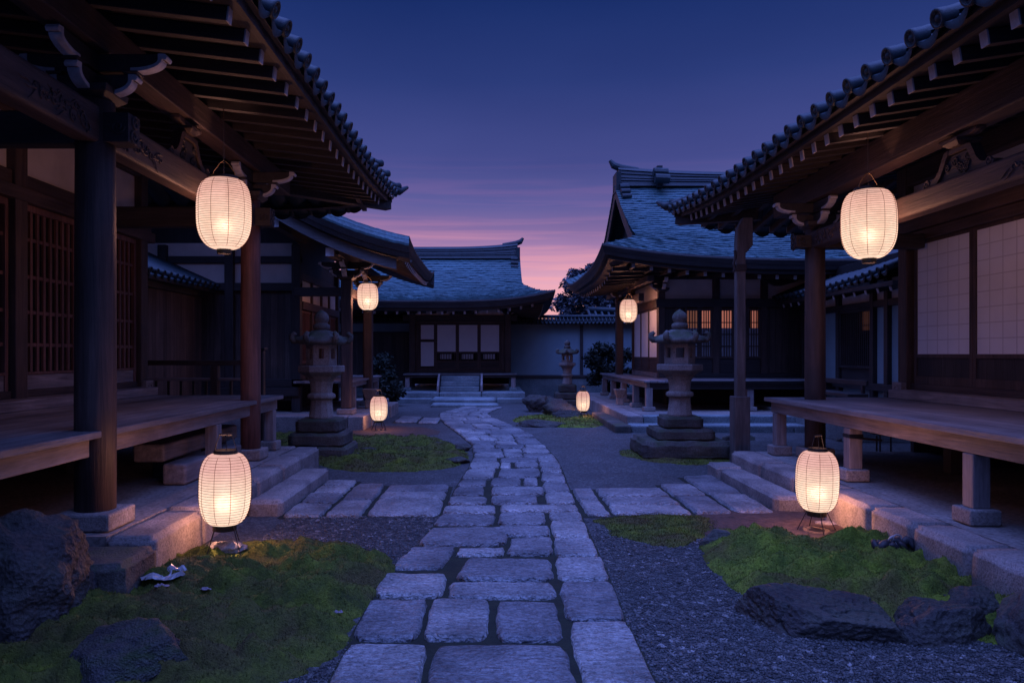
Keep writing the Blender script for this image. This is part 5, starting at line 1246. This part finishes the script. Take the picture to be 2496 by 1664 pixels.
for k, (px, py) in enumerate(((1700,1010),(1950,1012),(2010,985))):
    gx, gy = G(px, py, .0); rock('rock', (gx, gy, .02), (.3,.2,.12), ('low stone lying behind the crooked timber post', 'low stone glimpsed under the right veranda beside its pillar', 'dark stone glimpsed under the right veranda deck')[k], 'granite_dark', seed=60+k, sub=3)

# crumpled litter -------------------------------------------------------
def crumple(name, c, sx, sy, sz, mat, label, cat, seed, rz=0):
    rnd = random.Random(seed); rows = []; n, m = 17, 13; ca, sa = math.cos(rz), math.sin(rz)
    pk = [(rnd.uniform(-1,1), rnd.uniform(-1,1), rnd.uniform(.3,1)) for _ in range(9)]
    for i in range(n):
        r = []
        for j in range(m):
            u, v = 2*i/(n-1)-1, 2*j/(m-1)-1; rr = 1-.22*u*u*v*v+.12*nz((u*2+seed, v*2, 0))
            h = max(w*max(0, 1-1.7*(abs(u-a)+abs(v-b_))) for a, b_, w in pk)+.25*abs(nz((u*3, v*3, seed)))
            x_, y_ = u*sx*rr, v*sy*rr; r.append((c[0]+x_*ca-y_*sa, c[1]+x_*sa+y_*ca, c[2]+.01+h*sz*(1-.6*max(abs(u), abs(v))**4)))
        rows.append(r)
    b = MB(); b.grid(rows); o = b.build(name, M[mat], None, loc=c); md = o.modifiers.new('thick', 'SOLIDIFY'); md.thickness = .004
    return tag(o, label, cat)
gx, gy = G(378, 1322, .08); crumple('plastic_sheet', (gx+.03, gy-.06, moss_z(gx+.03, gy-.06)-.012), .15, .09, .085, 'plastic', 'crumpled silvery sheet lying on the moss before the squared block', 'plastic sheet', 4, R(20))
for k, (px, py, s_, lb) in enumerate(((358,1360,.045,'pale paper scrap on the moss nearest the big boulder'),(372,1375,.04,'lilac paper scrap on the moss just below another scrap'),(473,1357,.03,'tiny white paper scrap alone on the moss'),(777,1391,.025,'tiny lilac scrap in the moss near the path'))):
    gx, gy = G(px, py, .08); crumple('paper_scrap', (gx, gy, moss_z(gx, gy)+.008), s_*1.1, s_*.6, .018, 'litter', lb, 'scrap', 10+k)
gx, gy = G(2048, 1278, .05); mz_ = moss_z(gx, gy); t = thing('cloth_bundle', (gx, gy, mz_), 'dark knotted cloth bundle on the moss by the right podium stones', 'cloth')
b = MB()
for k in range(9):
    a = k*2.4; q = Vector((gx+.07*math.cos(a)*(1+.3*(k%3)), gy+.05*math.sin(a), .02+mz_+.02*(k%3))); pts_ = [q+Vector((.05*math.cos(a+v), .035*math.sin(a+v), .03*math.sin(2*v+k))) for v in np.linspace(0, 4.2, 9)]
    b.tube(pts_, [.010,.022,.03,.034,.034,.03,.024,.016,.006], 8)
b.build('knot', M['cloth'], t, smooth=True)
b = MB(); c = Vector((gx+.03, gy-.03, mz_+.09)); b.tube([c+Vector((.045*math.cos(v)*(.6+.4*math.sin(v)), .01*math.sin(v), .04*math.sin(v))) for v in np.linspace(0, 6.1, 16)], .006, 6); b.tube([c+Vector((-.08+.02*v, -.01, .02*v)) for v in range(3)], [.004,.012,.004], 6); b.build('ribbon_loop', M['plastic'], t, smooth=True)
gx, gy = G(1700, 1230, .03)
# strap and bowl at the right veranda
b = MB(); x, y = 3.73, 7.65; b.lathe([(.098,.02),(.102,.03),(.102,.05),(.098,.06)], 4, (x,y,.72), PI/4, cap=False); b.tube([(x-.07,y-.07,.75),(x+.25,y-.09,.72)], .012, 6)
tag(b.build('strap', M['iron'], None, loc=(x,y,.72)), 'black strap tied round a right veranda leg', 'strap')
t = thing('hanging_pot', P(2030, 1000, 10.4), 'dark iron pot seen under the right veranda', 'pot'); x, y, z = P(2030, 1000, 10.4)
b = MB(); b.lathe([(.02,.3*0),(.16,.02),(.24,.10),(.25,.16),(.22,.16),(.2,.1),(.1,.04)], 20, (x,y,z)); b.build('bowl', M['iron'], t, smooth=True)
b = MB(); b.tube([(x-.1,y,z),(x-.1,y,0)], .012, 6); b.tube([(x+.1,y,z),(x+.1,y,0)], .012, 6); b.tube([(x,y+.1,z),(x,y+.1,0)], .012, 6); b.build('stand', M['iron'], t)

# ------------------------------------------------------------------ plants
def leaves(parent, name, pts, size, mat, off):
    n = len(pts); s = size*RNG.uniform(.6, 1.4, n); th = RNG.uniform(0, 2*PI, n); ph = RNG.uniform(-.9, .9, n)
    a = np.stack([np.cos(th)*np.cos(ph), np.sin(th)*np.cos(ph), np.sin(ph)], 1); r = RNG.normal(size=(n, 3)); b_ = np.cross(a, r); b_ /= np.linalg.norm(b_, axis=1)[:,None]
    p = pts-np.array(off); a *= s[:,None]; b_ *= (s*.42)[:,None]
    V = np.concatenate([p-a, p+b_, p+a, p-b_]); k = np.arange(n); o = fast(name, V, np.stack([k, n+k, 2*n+k, 3*n+k], 1), [mat]); o.parent = parent; return o
def blobs(c, rad, n_cl, n_leaf, cl_r, hollow=.55):
    out = []
    for _ in range(n_cl):
        d = RNG.normal(size=3); d /= np.linalg.norm(d); q = np.array(c)+d*np.array(rad)*(hollow+(1-hollow)*RNG.random()**.5)
        e = RNG.normal(size=(n_leaf, 3)); e /= np.linalg.norm(e, axis=1)[:,None]; out.append(q+e*(cl_r*RNG.random((n_leaf, 1))**.45)*np.array([1,1,.75]))
    return np.concatenate(out)
def tree(loc, top, rad, label, name='evergreen_tree', leaf=.13, ncl=150, nl=60, clr=.5, mat='leaf_far', cat='tree'):
    x, y, _ = loc; t = thing(name, loc, label, cat); cz = top-rad[2]
    b = MB(); b.tube([(x,y,0),(x+.1,y,cz*.5),(x,y,cz-.5*rad[2]),(x+.1,y,cz+.4*rad[2])], [.28,.22,.16,.05], 10)
    for k in range(9):
        a = k*2.4; z0 = cz-rad[2]*.6+.15*k*rad[2]*.7; b.tube([(x,y,z0),(x+.5*rad[0]*math.cos(a),y+.5*rad[1]*math.sin(a),z0+.35*rad[2]),(x+.85*rad[0]*math.cos(a),y+.85*rad[1]*math.sin(a),z0+.55*rad[2])], [.1,.06,.02], 6)
    b.build('trunk', M['bark'], t, smooth=True)
    leaves(t, 'crown', blobs((x,y,cz), rad, ncl, nl, clr), leaf, M[mat], loc); return t
tree((6.1,41,0), 6.6, (2.7,2.2,2.5), 'round-crowned evergreen tree behind the plaster wall', ncl=300, nl=85, clr=.42, leaf=.12)
tree((9.0,44,0), 5.9, (3.0,2.5,2.4), 'second dark tree mostly hidden behind the big shingle hall', ncl=120, nl=60, clr=.5, leaf=.14)
def bush(loc, h, rad, label, n=60, nl=45):
    x, y, z = loc; t = thing('shrub', loc, label, 'shrub'); b = MB()
    for k in range(7):
        a = k*2.4; b.tube([(x,y,0),(x+.3*rad*math.cos(a),y+.3*rad*math.sin(a),h*.45),(x+.7*rad*math.cos(a),y+.7*rad*math.sin(a),h*(.6+.05*k))], [.03,.02,.008], 6)
    b.build('stems', M['bark'], t)
    leaves(t, 'foliage', blobs((x,y,h*.55), (rad, rad*.8, h*.45), n, nl, .24, .3), .075, M['leaf'], loc)
bush((4.35,27.3,0), 2.1, .95, 'dense leafy shrub against the plaster wall right of the far hall', 90, 55)
bush((-3.75,24.9,0), 1.7, .42, 'loose upright shrub left of the small far hall steps', 45, 40)
bush((-3.3,22.9,0), .8, .45, 'low dark shrub at the foot of the loose upright shrub', 25, 35)

# ------------------------------------------------------------------ sky, light, camera
W = bpy.data.worlds.new('World'); SC.world = W; W.use_nodes = True; nt = W.node_tree; nt.nodes.clear()
tc = nd(nt, 'ShaderNodeTexCoord'); sp = nd(nt, 'ShaderNodeSeparateXYZ'); nt.links.new(tc.outputs['Generated'], sp.inputs[0])
def lin(r, g_, b_): return tuple((c/255/12.92 if c/255 <= .04045 else ((c/255+.055)/1.055)**2.4) for c in (r, g_, b_))
dusk = ramp(nt, sp.outputs[2], [(0, lin(240,170,160)), (.085, lin(234,172,188)), (.10, lin(220,164,188)), (.122, lin(190,142,178)), (.1445, lin(156,122,170)), (.165, lin(126,105,159)), (.197, lin(92,91,153)), (.248, lin(68,75,139)), (.345, lin(43,59,121)), (.431, lin(26,47,107)), (.52, lin(23,45,108)), (.68, (.10,.16,.6)), (1, (.22,.31,1.05))])
back = ramp(nt, sp.outputs[2], [(0, (.05,.08,.27)), (.25, (.09,.14,.48)), (.55, (.16,.24,.82)), (1, (.22,.31,1.05))])
sky = mixc(nt, ramp(nt, sp.outputs[1], [(.35, (0,0,0)), (.72, (1,1,1))]), back, dusk)
mp = nd(nt, 'ShaderNodeMapping'); mp.inputs['Scale'].default_value = (1.3, 1.0, 34); nt.links.new(tc.outputs['Generated'], mp.inputs[0])
cl = nd(nt, 'ShaderNodeTexNoise'); cl.inputs['Scale'].default_value = 2.1; cl.inputs['Detail'].default_value = 5; cl.inputs['Distortion'].default_value = .35; nt.links.new(mp.outputs[0], cl.inputs['Vector'])
band = ramp(nt, sp.outputs[2], [(.05, (0,0,0)), (.08, (1,1,1)), (.15, (.8,.8,.8)), (.18, (.3,.3,.3)), (.26, (0,0,0))])
fac = math_(nt, 'MULTIPLY', ramp(nt, cl.outputs['Fac'], [(.46, (0,0,0)), (.62, (1,1,1))]), band)
fac = math_(nt, 'MULTIPLY', fac, ramp(nt, sp.outputs[1], [(.4, (0,0,0)), (.9, (.65,.65,.65))]))
big_ = nd(nt, 'ShaderNodeTexNoise'); big_.inputs['Scale'].default_value = 1.6; big_.inputs['Detail'].default_value = 4; mp2 = nd(nt, 'ShaderNodeMapping'); mp2.inputs['Scale'].default_value = (1, 1, 3.2); nt.links.new(tc.outputs['Generated'], mp2.inputs[0]); nt.links.new(mp2.outputs[0], big_.inputs['Vector'])
sky = mixc(nt, 1.0, sky, ramp(nt, big_.outputs['Fac'], [(.33, (.87, .88, .91)), (.67, (1.11, 1.09, 1.06))]), 'MULTIPLY')
sky = mixc(nt, fac, sky, mixc(nt, ramp(nt, sp.outputs[2], [(.11, (0,0,0)), (.2, (1,1,1))]), lin(250,172,180), lin(176,118,170)))
bg = nd(nt, 'ShaderNodeBackground'); bg.inputs['Strength'].default_value = 1.0; nt.links.new(sky, bg.inputs[0])
wo = nd(nt, 'ShaderNodeOutputWorld'); nt.links.new(bg.outputs[0], wo.inputs[0])
sun = bpy.data.lights.new('sun', 'SUN'); sun.energy = 4.0; sun.angle = R(70); sun.color = (.18, .285, 1.06)
so = bpy.data.objects.new('sun', sun); COL.objects.link(so); so.rotation_euler = (R(9), R(0), R(0))   # soft light of the upper sky, from above and slightly behind
cam = bpy.data.cameras.new('camera'); co = bpy.data.objects.new('camera', cam); COL.objects.link(co); SC.camera = co
co.location = (0, 0, H); co.rotation_euler = (R(90), 0, 0); cam.sensor_width = 36; cam.lens = 36*F/2352
cam.shift_x = (1176-VX)/2352; cam.shift_y = (VY-784)/2352; cam.clip_end = 1000; cam.clip_start = .05
vs = SC.view_settings; vs.view_transform = 'Standard'; vs.look = 'None'; vs.exposure = 0; vs.gamma = 1
SC.render.engine = 'CYCLES'; cy_ = SC.cycles; cy_.use_denoising = True; cy_.max_bounces = 7; cy_.transparent_max_bounces = 14; cy_.caustics_refractive = False; cy_.caustics_reflective = False; cy_.sample_clamp_indirect = 3
